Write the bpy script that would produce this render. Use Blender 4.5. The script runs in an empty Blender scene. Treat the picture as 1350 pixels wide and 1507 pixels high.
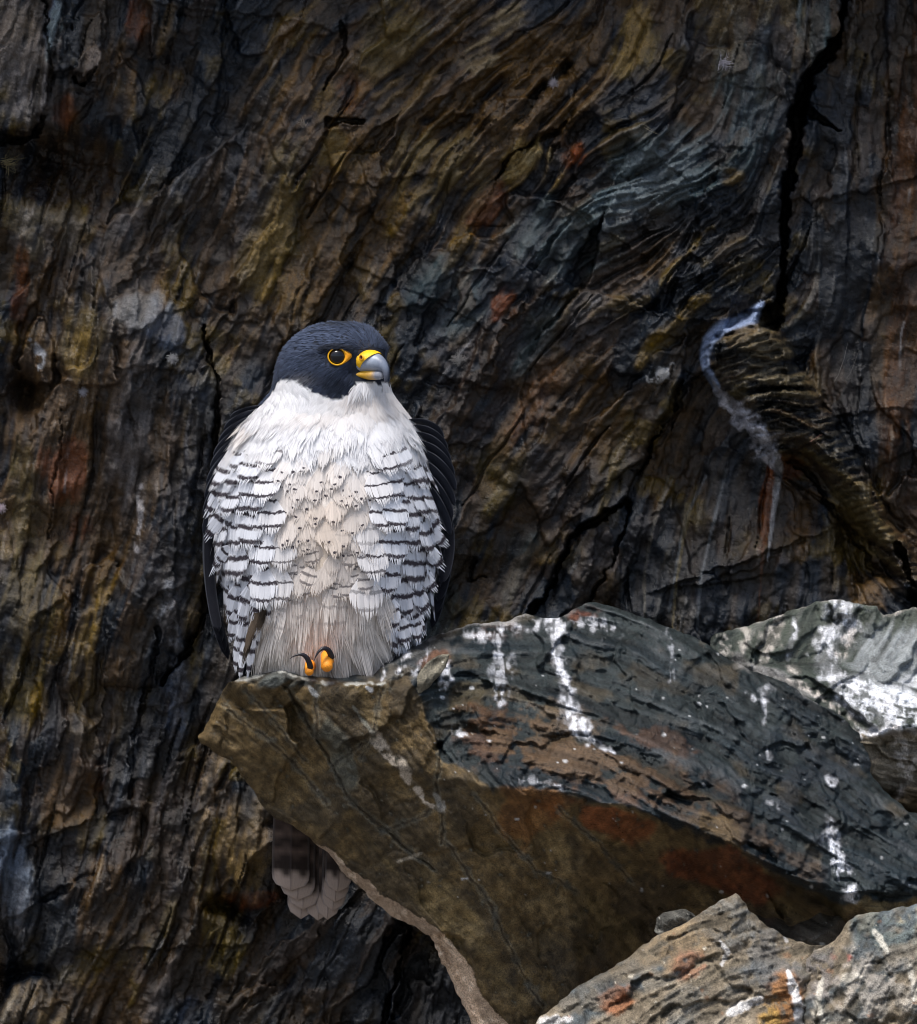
import bpy, math, random
import numpy as np
from mathutils.geometry import delaunay_2d_cdt
from mathutils import Vector

# ------------------------------------------------------------------ camera, sky, sun, exposure
scene = bpy.context.scene
S = 0.0005                 # metres per working unit; units are counted from the falcon's own plane
CX, CY = 675.0, 753.5      # centre of the working frame
CAMD = 20000.0             # camera distance in units (10 m, long telephoto lens)

cam_data = bpy.data.cameras.new('camera')
cam_data.sensor_fit = 'HORIZONTAL'
cam_data.sensor_width = 36.0
cam_data.lens = 36.0 * CAMD / 1350.0
cam_data.clip_start = 0.5
cam_data.clip_end = 3000.0
cam_data.dof.use_dof = False
cam = bpy.data.objects.new('camera', cam_data)
scene.collection.objects.link(cam)
cam.location = (0.0, -CAMD * S, 0.0)
cam.rotation_euler = (math.radians(90), 0, 0)
scene.camera = cam
scene.render.resolution_x = 917
scene.render.resolution_y = 1024

SUN_EL, SUN_AZ = math.radians(66), math.radians(-28)    # above, in front of the cliff, a little to the left
world = bpy.data.worlds.new('World')
scene.world = world
world.use_nodes = True
wn = world.node_tree.nodes
wl = world.node_tree.links
sky = wn.new('ShaderNodeTexSky')
sky.sky_type = 'NISHITA'
sky.sun_disc = False
sky.sun_elevation = SUN_EL
sky.sun_rotation = math.radians(180) - SUN_AZ
sky.air_density = 1.0
sky.dust_density = 3.0
sky.ozone_density = 1.0
bg = wn['Background']
bg.inputs['Strength'].default_value = 0.07
wl.new(sky.outputs['Color'], bg.inputs['Color'])

sun_data = bpy.data.lights.new('sun', 'SUN')
sun_data.energy = 1.5
sun_data.angle = math.radians(22)
sun_data.color = (1.0, 0.97, 0.93)
sun = bpy.data.objects.new('sun', sun_data)
scene.collection.objects.link(sun)
_to = Vector((math.sin(SUN_AZ) * math.cos(SUN_EL), -math.cos(SUN_AZ) * math.cos(SUN_EL), math.sin(SUN_EL)))
sun.rotation_euler = _to.to_track_quat('Z', 'Y').to_euler()
sun.location = (0, -3, 5)

vs = scene.view_settings
vs.view_transform = 'Standard'
vs.look = 'None'
vs.exposure = 1.48
vs.gamma = 1.0
vs.use_curve_mapping = False
scene.cycles.max_bounces = 6
scene.cycles.use_denoising = True
scene.cycles.filter_width = 1.05

# ------------------------------------------------------------------ small helpers
rng = np.random.default_rng(7)
random.seed(7)

def W(x, y, d):
    """working units (right, down, away) -> metres; d counts away from the camera"""
    x = np.asarray(x, float); y = np.asarray(y, float); d = np.asarray(d, float)
    f = (CAMD + d) / CAMD
    return np.stack([(x - CX) * S * f, d * S, (CY - y) * S * f], -1)

def link(o, parent=None):
    scene.collection.objects.link(o)
    if parent is not None:
        o.parent = parent
        o.matrix_parent_inverse = parent.matrix_world.inverted() if parent.type != 'EMPTY' else \
            __import__('mathutils').Matrix.Translation(parent.location).inverted()
    return o

def tag(o, label=None, cat=None, kind=None, group=None):
    if label: o['label'] = label
    if cat: o['category'] = cat
    if kind: o['kind'] = kind
    if group: o['group'] = group
    return o

def empty(name, loc, label, cat):
    o = bpy.data.objects.new(name, None)
    o.empty_display_size = 0.02
    o.location = loc
    scene.collection.objects.link(o)
    return tag(o, label, cat)

def mesh(name, V, F, mat, parent=None, col=None, smooth=True, attrs=None, normals=None):
    """V (n,3) metres, F (m,3|4) index array, col (n,3) linear colours, attrs {name: (n,)}"""
    me = bpy.data.meshes.new(name)
    V = np.ascontiguousarray(V, np.float32)
    F = np.ascontiguousarray(F, np.int32)
    k = F.shape[1]
    me.vertices.add(len(V)); me.vertices.foreach_set('co', V.ravel())
    me.loops.add(F.size); me.loops.foreach_set('vertex_index', F.ravel())
    me.polygons.add(len(F))
    me.polygons.foreach_set('loop_start', np.arange(0, F.size, k, dtype=np.int32))
    me.polygons.foreach_set('use_smooth', np.full(len(F), smooth, bool))
    me.update(calc_edges=True)
    if col is not None:
        a = me.attributes.new('Col', 'FLOAT_COLOR', 'POINT')
        c4 = np.ones((len(V), 4), np.float32); c4[:, :3] = np.clip(col, 0, 1)
        a.data.foreach_set('color', c4.ravel())
    if attrs:
        for kx, v in attrs.items():
            a = me.attributes.new(kx, 'FLOAT', 'POINT')
            a.data.foreach_set('value', np.ascontiguousarray(v, np.float32))
    me.materials.append(mat)
    if normals is not None: me.normals_split_custom_set_from_vertices(normals)
    o = bpy.data.objects.new(name, me)
    return link(o, parent)

def sstep(a, b, x):
    t = np.clip((x - a) / (b - a), 0, 1)
    return t * t * (3 - 2 * t)

_tabs = {}
def vnoise(x, y, seed=0):
    if seed not in _tabs:
        _tabs[seed] = np.random.default_rng(1000 + seed).random((256, 256)).astype(np.float32) * 2 - 1
    T = _tabs[seed]
    xi = np.floor(x).astype(np.int32); yi = np.floor(y).astype(np.int32)
    fx = (x - xi).astype(np.float32); fy = (y - yi).astype(np.float32)
    fx = fx * fx * (3 - 2 * fx); fy = fy * fy * (3 - 2 * fy)
    x0 = xi & 255; x1 = (xi + 1) & 255; y0 = yi & 255; y1 = (yi + 1) & 255
    return (T[y0, x0] * (1 - fx) + T[y0, x1] * fx) * (1 - fy) + (T[y1, x0] * (1 - fx) + T[y1, x1] * fx) * fy

def fbm(x, y, scale, octv=4, seed=0, gain=0.5):
    r = 0; a = 1.0; n = 0
    for i in range(octv):
        r = r + a * vnoise(x / scale * 2 ** i + 17.3 * i, y / scale * 2 ** i + 9.1 * i, seed + i)
        n += a; a *= gain
    return r / n

def inside(poly, X, Y):
    r = np.zeros(X.shape, bool)
    n = len(poly)
    for i in range(n):
        x0, y0 = poly[i]; x1, y1 = poly[(i + 1) % n]
        if y0 == y1: continue
        c = ((y0 > Y) != (y1 > Y)) & (X < (x1 - x0) * (Y - y0) / (y1 - y0) + x0)
        r ^= c
    return r

def pdist(pts, X, Y, closed=False, vals=None):
    """distance to a polyline; with vals also the value interpolated along it"""
    best = np.full(X.shape, 1e9, np.float32); bv = np.zeros(X.shape, np.float32)
    n = len(pts)
    for i in range(n if closed else n - 1):
        x0, y0 = pts[i][:2]; x1, y1 = pts[(i + 1) % n][:2]
        dx, dy = x1 - x0, y1 - y0
        t = np.clip(((X - x0) * dx + (Y - y0) * dy) / max(dx * dx + dy * dy, 1e-6), 0, 1)
        d = np.hypot(X - x0 - t * dx, Y - y0 - t * dy)
        m = d < best
        best = np.where(m, d, best)
        if vals is not None:
            bv = np.where(m, vals[i] * (1 - t) + vals[(i + 1) % n] * t, bv)
    return (best, bv) if vals is not None else best

def blur(A, r):
    if r <= 0: return A
    h, w = A.shape
    P = int(r * 3) + 1
    B = np.pad(A, P, mode='edge')
    fy = np.fft.fftfreq(B.shape[0])[:, None]; fx = np.fft.rfftfreq(B.shape[1])[None]
    B = np.fft.irfft2(np.fft.rfft2(B) * np.exp(-2 * (np.pi * r) ** 2 * (fx * fx + fy * fy)), s=B.shape)
    return B[P:P + h, P:P + w].astype(np.float32)

def norm(A):
    return ((A - A.mean()) / (A.std() + 1e-9)).astype(np.float32)

def lic(ang, specs, seed=1):
    """streaks that follow the direction field ang (from vertical, leaning right); specs: (grain, length) in cells"""
    h, w = ang.shape
    r = np.random.default_rng(seed)
    src = [norm(blur(r.standard_normal((h, w)).astype(np.float32), g)) for g, L in specs]
    acc = [s.copy() for s in src]
    sx = np.sin(ang).astype(np.float32); sy = -np.cos(ang).astype(np.float32)
    gy, gx = np.mgrid[0:h, 0:w].astype(np.float32)
    Lm = max(L for g, L in specs); st = 1.5
    for sg in (1, -1):
        px, py = gx.copy(), gy.copy()
        for k in range(int(Lm / st)):
            ix = np.clip(px, 0, w - 1).astype(np.int32); iy = np.clip(py, 0, h - 1).astype(np.int32)
            ax = sx[iy, ix]; ay = sy[iy, ix]
            px += sg * st * ax; py += sg * st * ay
            ix = np.clip(px, 0, w - 1).astype(np.int32); iy = np.clip(py, 0, h - 1).astype(np.int32)
            for j, (g, L) in enumerate(specs):
                if k * st < L: acc[j] += src[j][iy, ix]
    return [norm(a) for a in acc]

def raster(points, edges, X, Y):
    """depth facets: control points (x, y, d) triangulated, creases kept along edges"""
    V2 = [Vector((p[0], p[1])) for p in points]
    vo, eo, fo, ov, oe, of = delaunay_2d_cdt(V2, edges, [], 0, 1e-4)
    Z = np.full(X.shape, np.nan, np.float32)
    zz = []
    for i, v in enumerate(vo):
        if ov[i]: zz.append(np.mean([points[j][2] for j in ov[i]]))
        else:
            q = sorted(points, key=lambda p: (p[0] - v.x) ** 2 + (p[1] - v.y) ** 2)[:2]
            zz.append((q[0][2] + q[1][2]) / 2)
    for f in fo:
        a, b, c = f[:3]
        ax, ay = vo[a]; bx, by = vo[b]; cx, cy = vo[c]
        den = (by - cy) * (ax - cx) + (cx - bx) * (ay - cy)
        if abs(den) < 1e-6: continue
        m = (X >= min(ax, bx, cx) - 1) & (X <= max(ax, bx, cx) + 1) & (Y >= min(ay, by, cy) - 1) & (Y <= max(ay, by, cy) + 1)
        if not m.any(): continue
        xx = X[m]; yy = Y[m]
        l0 = ((by - cy) * (xx - cx) + (cx - bx) * (yy - cy)) / den
        l1 = ((cy - ay) * (xx - cx) + (ax - cx) * (yy - cy)) / den
        l2 = 1 - l0 - l1
        ins = (l0 > -1e-3) & (l1 > -1e-3) & (l2 > -1e-3)
        sub = Z[m]; sub[ins] = (l0 * zz[a] + l1 * zz[b] + l2 * zz[c])[ins]; Z[m] = sub
    bad = np.isnan(Z)
    if bad.any():      # outside the hull: nearest control point
        bx_ = X[bad]; by_ = Y[bad]; bd = np.full(bx_.shape, 1e12); bz = np.zeros(bx_.shape)
        for p in points:
            dd = (bx_ - p[0]) ** 2 + (by_ - p[1]) ** 2
            mm = dd < bd; bd[mm] = dd[mm]; bz[mm] = p[2]
        Z[bad] = bz
    return Z

def mixc(C, col, m):
    m = np.clip(m, 0, 1)[..., None]
    C *= (1 - m); C += m * np.asarray(col, np.float32)

def blob(X, Y, cx, cy, rx, ry, ang=0.0):
    a = math.radians(ang); c, s = math.cos(a), math.sin(a)
    u = (X - cx) * c + (Y - cy) * s; v = -(X - cx) * s + (Y - cy) * c
    return np.exp(-(u / rx) ** 2 - (v / ry) ** 2)

def cells(X, Y, ang, spacing, ratio, seed, X0, Y0, jitter=0.5):
    """fracture cells drawn out along the grain: per-cell id, offset from its seed, and distance to the nearest crack"""
    r = np.random.default_rng(seed)
    h, w = X.shape; s = float(X0[0, 1] - X0[0, 0]); x0 = float(X0[0, 0]); y0 = float(Y0[0, 0])
    sx = sy = spacing * math.sqrt(ratio)
    sds = []
    for j in range(int(h * s / sy) + 3):
        for i in range(int(w * s / sx) + 3):
            sds.append((x0 + (i - .5 + .5 * (j % 2) + r.uniform(-jitter, jitter)) * sx, y0 + (j - .5 + r.uniform(-jitter, jitter)) * sy))
    F1 = np.full(X.shape, 1e9, np.float32); F2 = np.full(X.shape, 1e9, np.float32); ID = np.zeros(X.shape, np.int32); UU = np.zeros(X.shape, np.float32); VV_ = np.zeros(X.shape, np.float32)
    R = 2.3 * spacing * ratio + spacing
    for k, (cx, cy) in enumerate(sds):
        i0 = max(0, int((cx - R - x0) / s)); i1 = min(w, int((cx + R - x0) / s) + 1); j0 = max(0, int((cy - R - y0) / s)); j1 = min(h, int((cy + R - y0) / s) + 1)
        if i0 >= i1 or j0 >= j1: continue
        ii = int(np.clip((cx - x0) / s, 0, w - 1)); jj = int(np.clip((cy - y0) / s, 0, h - 1))
        a = float(ang[jj, ii]); sl = np.s_[j0:j1, i0:i1]
        dx = X[sl] - cx; dy = Y[sl] - cy
        u = (dx * math.cos(a) + dy * math.sin(a)) * ratio; v = dx * math.sin(a) - dy * math.cos(a)
        q = np.hypot(u, v)
        m = q < F1[sl]
        F2[sl] = np.where(m, F1[sl], np.minimum(F2[sl], q)); F1[sl] = np.where(m, q, F1[sl]); ID[sl] = np.where(m, k, ID[sl])
        UU[sl] = np.where(m, u / ratio, UU[sl]); VV_[sl] = np.where(m, v, VV_[sl])
    return ID, UU, VV_, np.clip((F2 - F1) / ratio, 0, 50), len(sds)

def facets(X, Y, ang, spacing, ratio, seed, off, tilt, crack):
    """relief and a per-cell random number for a broken surface"""
    wx = X + spacing * .55 * fbm(X, Y, spacing * 1.2, 4, 500 + seed); wy = Y + spacing * .8 * fbm(X, Y, spacing * 1.2, 4, 520 + seed)
    ID, dx, dy, ed, n = cells(wx, wy, ang, spacing, ratio, seed, X, Y)
    r = np.random.default_rng(seed + 50)
    o = r.normal(0, off, n).astype(np.float32); gx_ = r.normal(0, tilt, n).astype(np.float32); gy_ = r.normal(0, tilt / ratio, n).astype(np.float32)
    return o[ID] + gx_[ID] * dx + gy_[ID] * dy - crack * sstep(3.0, 0.2, ed), r.random(n).astype(np.float32)[ID], ed

# ------------------------------------------------------------------ materials
def new_mat(name):
    m = bpy.data.materials.new(name); m.use_nodes = True
    return m, m.node_tree.nodes, m.node_tree.links, m.node_tree.nodes['Principled BSDF']

def rock_material(name, rough=0.62, spec=0.35, bump=0.5, dist=0.0012):
    m, n, l, b = new_mat(name)
    at = n.new('ShaderNodeAttribute'); at.attribute_name = 'Col'
    tc = n.new('ShaderNodeTexCoord')
    n1 = n.new('ShaderNodeTexNoise'); n1.inputs['Scale'].default_value = 900; n1.inputs['Detail'].default_value = 5
    n1.inputs['Roughness'].default_value = 0.65
    l.new(tc.outputs['Object'], n1.inputs['Vector'])
    n2 = n.new('ShaderNodeTexNoise'); n2.inputs['Scale'].default_value = 260; n2.inputs['Detail'].default_value = 6
    n2.inputs['Roughness'].default_value = 0.6
    l.new(tc.outputs['Object'], n2.inputs['Vector'])
    r1 = n.new('ShaderNodeMapRange'); r1.inputs[1].default_value = 0.32; r1.inputs[2].default_value = 0.68
    r1.inputs[3].default_value = 0.40; r1.inputs[4].default_value = 1.65
    l.new(n1.outputs['Fac'], r1.inputs[0])
    mu = n.new('ShaderNodeMix'); mu.data_type = 'RGBA'; mu.blend_type = 'MULTIPLY'; mu.inputs[0].default_value = 1.0
    l.new(at.outputs['Color'], mu.inputs[6]); l.new(r1.outputs[0], mu.inputs[7])
    l.new(mu.outputs[2], b.inputs['Base Color'])
    r2 = n.new('ShaderNodeMapRange'); r2.inputs[1].default_value = 0.3; r2.inputs[2].default_value = 0.7
    r2.inputs[3].default_value = rough - 0.2; r2.inputs[4].default_value = rough + 0.2
    l.new(n2.outputs['Fac'], r2.inputs[0]); l.new(r2.outputs[0], b.inputs['Roughness'])
    b.inputs['Specular IOR Level'].default_value = spec
    ad = n.new('ShaderNodeMath'); ad.operation = 'ADD'
    l.new(n1.outputs['Fac'], ad.inputs[0]); l.new(n2.outputs['Fac'], ad.inputs[1])
    bp = n.new('ShaderNodeBump'); bp.inputs['Strength'].default_value = bump; bp.inputs['Distance'].default_value = dist
    l.new(ad.outputs[0], bp.inputs['Height']); l.new(bp.outputs['Normal'], b.inputs['Normal'])
    return m

M_cliff = rock_material('slate_cliff', 0.34, 0.32, 0.75)
M_ledge = rock_material('ledge_slate', 0.40, 0.20, 0.8)
M_boulder = rock_material('boulder_rock', 0.75, 0.15, 0.8)

def plain(name, col, rough=0.7, spec=0.3, noise=0.0, nscale=300):
    m, n, l, b = new_mat(name)
    b.inputs['Roughness'].default_value = rough
    b.inputs['Specular IOR Level'].default_value = spec
    tx = n.new('ShaderNodeTexNoise'); tx.inputs['Scale'].default_value = nscale; tx.inputs['Detail'].default_value = 4
    tc = n.new('ShaderNodeTexCoord'); l.new(tc.outputs['Object'], tx.inputs['Vector'])
    mr = n.new('ShaderNodeMapRange'); mr.inputs[3].default_value = 1 - noise; mr.inputs[4].default_value = 1 + noise
    l.new(tx.outputs['Fac'], mr.inputs[0])
    mu = n.new('ShaderNodeMix'); mu.data_type = 'RGBA'; mu.blend_type = 'MULTIPLY'; mu.inputs[0].default_value = 1
    mu.inputs[6].default_value = (*col, 1); l.new(mr.outputs[0], mu.inputs[7]); l.new(mu.outputs[2], b.inputs['Base Color'])
    return m
# ------------------------------------------------------------------ the cliff
WALL_D = 450.0
OVER = 300.0             # how far the added, unseen shading roof above the picture juts out
STEP = 2.0
PAD = 60
gx = np.arange(-PAD, 1350 + PAD + 1, STEP); gy = np.arange(-PAD, 1507 + PAD + 1, STEP)
X, Y = np.meshgrid(gx, gy); X = X.astype(np.float32); Y = Y.astype(np.float32)

# foliation direction in degrees from vertical, leaning right
ANG = [(60, 150, 12), (60, 500, 8), (60, 900, 14), (60, 1300, 10), (240, 100, 14), (240, 400, 18), (230, 700, 6), (230, 950, 14),
       (230, 1250, 14), (200, 1480, 28), (400, 100, 30), (420, 300, 26), (400, 500, 22), (380, 1150, 12), (420, 1420, 38), (560, 1420, 26),
       (540, 60, 50), (560, 250, 34), (560, 420, 26), (700, 60, 56), (700, 200, 52), (690, 330, 30), (680, 520, 34), (700, 700, 32),
       (700, 850, 24), (820, 120, 44), (830, 260, 40), (850, 420, 42), (850, 600, 36), (850, 800, 30), (930, 60, 22), (960, 180, 50),
       (960, 300, 66), (900, 330, 50), (1040, 260, 74), (1040, 340, 66), (1060, 420, 52), (960, 420, 56), (1000, 560, 26), (960, 700, 16), (1050, 760, 8),
       (960, 860, 4), (1120, 60, 10), (1110, 180, 12), (1120, 300, 18), (1220, 100, 2), (1230, 350, 2), (1230, 560, 4), (1320, 200, 2),
       (1320, 600, 6), (1300, 700, 14), (1100, 880, 6), (1120, 520, 84), (1180, 600, 100), (1240, 700, 112), (1310, 800, 120), (1200, 820, 8), (650, 1450, 20)]
c2 = np.zeros_like(X); s2 = np.zeros_like(X)
for ax_, ay_, a_ in ANG:
    w_ = 1.0 / (((X - ax_) ** 2 + (Y - ay_) ** 2) / 70.0 ** 2 + 0.35) ** 1.6
    c2 += w_ * math.cos(2 * math.radians(a_)); s2 += w_ * math.sin(2 * math.radians(a_))
ang = 0.5 * np.arctan2(s2, c2)
wig = fbm(X, Y, 90, 3, 40) * 0.42 + fbm(X, Y, 28, 2, 45) * 0.30
swirl = blob(X, Y, 990, 290, 130, 110) + blob(X, Y, 1010, 400, 110, 60) + blob(X, Y, 740, 180, 130, 100) + 1.2 * blob(X, Y, 1180, 600, 130, 60, 48)
ang = ang + wig * (0.55 + 1.1 * np.clip(swirl, 0, 1))
Lf, Lm, Lc, Lv = lic(ang, [(0.6, 14), (1.5, 34), (4.0, 70), (11, 110)], 3)
Lg = norm(fbm(X, Y, 130, 4, 50)); Lh = norm(fbm(X, Y, 45, 4, 55)); Li = norm(fbm(X, Y, 11, 3, 60))

WX = X + 9 * fbm(X, Y, 40, 3, 70) + 4 * fbm(X, Y, 10, 2, 75)
WY = Y + 9 * fbm(X, Y, 40, 3, 80) + 4 * fbm(X, Y, 10, 2, 85)

H = np.zeros_like(X)
PIECE = np.zeros(X.shape, np.int32)
PNAMES = {0: ('cliff_face', None)}

def piece(poly, dh, gxy=(0, 0), dome=0.0, soft=1.0, name=None, label=None, pieceid=True):
    """a slab of the cliff set proud of, or back from, the rest"""
    global H
    m = inside(poly, WX, WY)
    P = np.array(poly, float); cx_, cy_ = P.mean(0)
    h = dh + gxy[0] * (X - cx_) + gxy[1] * (Y - cy_)
    if dome:
        dd = pdist(poly, WX, WY, True)
        t = np.clip(dd / abs(dome[1]), 0, 1)
        h = h + dome[0] * np.sqrt(1 - (1 - t) ** 2)
    H += blur(np.where(m, h, 0).astype(np.float32), soft / STEP)
    if name and pieceid:
        k = len(PNAMES); PNAMES[k] = (name, label); PIECE[m] = k

def gouge(pts, depth, scale=1.0, soft=1.0):
    """a crack: (x, y, half width) along its run"""
    global H
    d_, w_ = pdist(pts, WX, WY, vals=[p[2] * scale for p in pts])
    w_ = w_ * (0.75 + 0.9 * fbm(X, Y, 22, 3, 150))
    H -= depth * sstep(1.15, 0.55, d_ / np.maximum(w_, 0.5))

def bump(cx_, cy_, rx, ry, ang_, h):
    global H
    H += h * blob(WX, WY, cx_, cy_, rx, ry, ang_)

# slabs that can be told apart
piece([(560, 470), (650, 400), (760, 390), (860, 420), (1012, 470), (1003, 560), (962, 650), (920, 728), (908, 744), (876, 757), (858, 772), (836, 796),
       (815, 842), (795, 872), (768, 908), (764, 1010), (560, 1010)], 22, (0.10, 0.0), name='rock_slab', label='broad dark slab with slanting grain behind the falcon\'s left')
piece([(880, -80), (1238, -80), (1238, 10), (1235, 48), (1196, 96), (1180, 140), (1165, 190), (1158, 250), (1150, 330), (1153, 400), (1151, 440), (1122, 456),
       (1060, 470), (1010, 470), (900, 440), (840, 320), (860, 200)], 24, (0.10, 0.0), name='rock_block', label='contorted grey block left of the black crack')
piece([(1238, -80), (1300, -80), (1312, 170), (1285, 400), (1255, 640), (1290, 740), (1200, 640), (1150, 520), (1148, 460), (1151, 440), (1153, 400), (1150, 330),
       (1158, 250), (1165, 190), (1180, 140), (1196, 96), (1235, 48)], -16, (0, 0), name='rock_panel', label='blue-black striated panel right of the crack')
piece([(1300, -80), (1430, -80), (1430, 900), (1350, 840), (1290, 740), (1255, 640), (1285, 400), (1312, 170)], 4, (0.02, 0), name='rock_panel', label='smooth rust-brown panel at the right edge')
piece([(1048, 500), (1075, 478), (1128, 455), (1160, 520), (1222, 600), (1292, 728), (1350, 830), (1430, 905), (1430, 985), (1335, 880), (1242, 740), (1185, 668),
       (1150, 690), (1110, 640), (1070, 590), (1038, 545)], 8, (0, 0), dome=(85, 44), name='rock_rib', label='crumpled diagonal rib of folded layers')
piece([(165, 440), (200, 422), (262, 440), (300, 480), (322, 560), (312, 700), (300, 900), (230, 1010), (150, 1010), (172, 800), (150, 600), (140, 480)],
      4, (0, 0), dome=(34, 60), name='rock_column', label='rounded column of rock left of the falcon')
piece([(-80, -80), (165, -80), (158, 40), (145, 118), (122, 128), (104, 100), (72, 108), (62, 165), (40, 190), (-80, 205)], 34, (-0.06, 0.05),
      name='rock_slab', label='pale grey broken slab in the upper left corner')
piece([(60, -80), (92, -80), (90, 10), (74, 88), (64, 60)], 10, (0.5, 0))
piece([(92, 30), (150, 20), (148, 100), (122, 128), (104, 104), (84, 104)], 16, (0, 0))
piece([(216, -80), (282, -80), (262, 50), (236, 76), (222, 92), (218, 40)], 24, (0.2, 0.1))
piece([(330, -80), (470, -80), (430, 40), (400, 76), (350, 80), (338, 30)], 12, (0, 0.1), name='rock_block', label='blackish block high on the wall above the falcon')
piece([(345, 1120), (396, 1160), (424, 1250), (412, 1325), (372, 1352), (326, 1318), (312, 1262), (318, 1190)], 12, (0, 0), dome=(40, 55),
      name='rock_block', label='tan-brown lump of rock beside the tail')
piece([(330, 1372), (420, 1318), (520, 1300), (604, 1368), (560, 1580), (300, 1580)], 16, (0.06, -0.03), name='rock_slab', label='blue-black slab under the tail')
piece([(604, 1368), (720, 1390), (740, 1580), (562, 1580)], -18, (0, 0), name='rock_slab', label='black recessed slab below the ledge')
piece([(738, 240), (772, 214), (832, 186), (862, 226), (838, 282), (800, 284), (768, 306), (742, 330), (700, 330)], 2, (0, 0), dome=(10, 30),
      name='rock_block', label='ochre-yellow block above and right of the falcon')
piece([(640, 330), (700, 180), (760, 120), (830, 80), (850, 120), (836, 180), (772, 212), (732, 250), (700, 330), (660, 440), (560, 470), (610, 400)], 12, (0.05, 0.02),
      name='rock_slab', label='dark slab of fine bent layers below the crown of the wall')
piece([(-80, 1220), (48, 1225), (60, 1330), (40, 1400), (20, 1420), (-80, 1410)], 22, (0, 0), dome=(12, 30), name='rock_block', label='grey-blue pale block low at the left edge')
piece([(-80, 1440), (60, 1436), (100, 1480), (110, 1580), (-80, 1580)], 16, (0, 0), dome=(20, 40), name='rock_block', label='brown lump in the lower left corner')
piece([(55, 960), (80, 985), (100, 1060), (82, 1120), (50, 1130), (60, 1040)], 18, (0.2, 0))
piece([(48, 470), (62, 460), (76, 500), (70, 560), (40, 560), (32, 530)], 30, (0, 0))
piece([(100, 470), (168, 455), (172, 560), (130, 570), (84, 560), (76, 520)], 24, (0, 0))
piece([(186, 1190), (240, 1180), (232, 1330), (160, 1420), (120, 1400), (150, 1290)], 9, (0, 0))
piece([(1256, 862), (1290, 846), (1330, 858), (1345, 900), (1330, 960), (1250, 950)], 60, (0, 0), dome=(30, 30), name='rock_block', label='small brown knob above the whitewashed ledge')
piece([(900, 620), (950, 600), (990, 580), (960, 700), (930, 770), (900, 930), (830, 930), (880, 800)], -4, (0, 0))
piece([(480, 190), (520, 190), (545, 300), (520, 310), (490, 290)], 8, (0.1, 0))
piece([(345, 300), (420, 250), (440, 330), (390, 470), (330, 470)], 7, (0, 0))

# ribs, hollows and cracks
bump(312, 1200, 14, 110, 12, 26); bump(262, 1400, 16, 90, 28, 22); bump(150, 250, 60, 40, 0, -34); bump(60, 235, 70, 36, 0, -80); bump(110, 285, 60, 30, 10, -34)
bump(38, 575, 18, 26, 0, -90); bump(165, 185, 10, 14, 0, -20); bump(340, 1335, 40, 12, 10, -44); bump(20, 1440, 45, 10, -6, -44)
bump(240, 60, 12, 40, 10, -18); bump(830, 95, 10, 14, 0, -46); bump(1180, 470, 30, 22, 0, -10); bump(950, 450, 45, 16, -8, -22)
bump(470, 80, 40, 60, 40, -18); bump(1140, 700, 60, 60, 0, -20); bump(250, 560, 60, 26, 30, 10)
gouge([(1240, -70, 5), (1236, 40, 6), (1212, 78, 15), (1190, 108, 12), (1176, 150, 11), (1168, 195, 13), (1160, 250, 10), (1152, 330, 7), (1155, 400, 6), (1152, 440, 12), (1132, 466, 18)], 150)
gouge([(1195, 172, 8), (1225, 186, 5), (1240, 192, 2)], 60)
gouge([(604, 1368, 6), (588, 1420, 5), (560, 1520, 4)], 60)
gouge([(912, 744, 6), (884, 762, 12), (858, 778, 8), (842, 800, 5), (818, 850, 4), (796, 876, 5), (770, 912, 5)], 70)
gouge([(920, 740, 7), (928, 760, 4), (900, 830, 1.5), (860, 900, 3), (836, 950, 4)], 30)
gouge([(1003, 560, 5), (985, 620, 6), (962, 655, 5), (940, 700, 3)], 34)
gouge([(1035, 545, 5), (1020, 560, 4), (1004, 580, 7), (990, 640, 3)], 26)
gouge([(728, 262, 3), (756, 226, 4), (790, 205, 5), (832, 180, 3)], 26)
gouge([(808, 238, 2), (814, 214, 3), (822, 206, 2)], 20)
gouge([(484, 182, 8), (515, 176, 8), (540, 178, 4)], 34)
gouge([(1165, 680, 4), (1195, 700, 5), (1240, 770, 5), (1290, 840, 8), (1340, 890, 14)], 34)
gouge([(1318, 800, 6), (1345, 870, 10), (1380, 940, 14)], 60)
gouge([(112, 112, 5), (125, 128, 5), (140, 100, 3)], 40)
gouge([(66, 0, 2), (70, 96, 3)], 20)
gouge([(500, 30, 3), (508, 70, 5), (480, 130, 3)], 22)
gouge([(90, 600, 2), (84, 700, 2), (70, 800, 2)], 12)
gouge([(300, 480, 3), (318, 560, 5), (322, 700, 6), (304, 900, 6), (240, 1010, 3)], 40)
gouge([(60, 172, 6), (46, 196, 9), (20, 206, 8), (-30, 210, 8)], 50)
gouge([(235, 930, 6), (205, 1060, 7), (190, 1180, 5)], 18)
gouge([(700, 820, 3), (690, 850, 4), (712, 850, 2)], 16)
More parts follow.
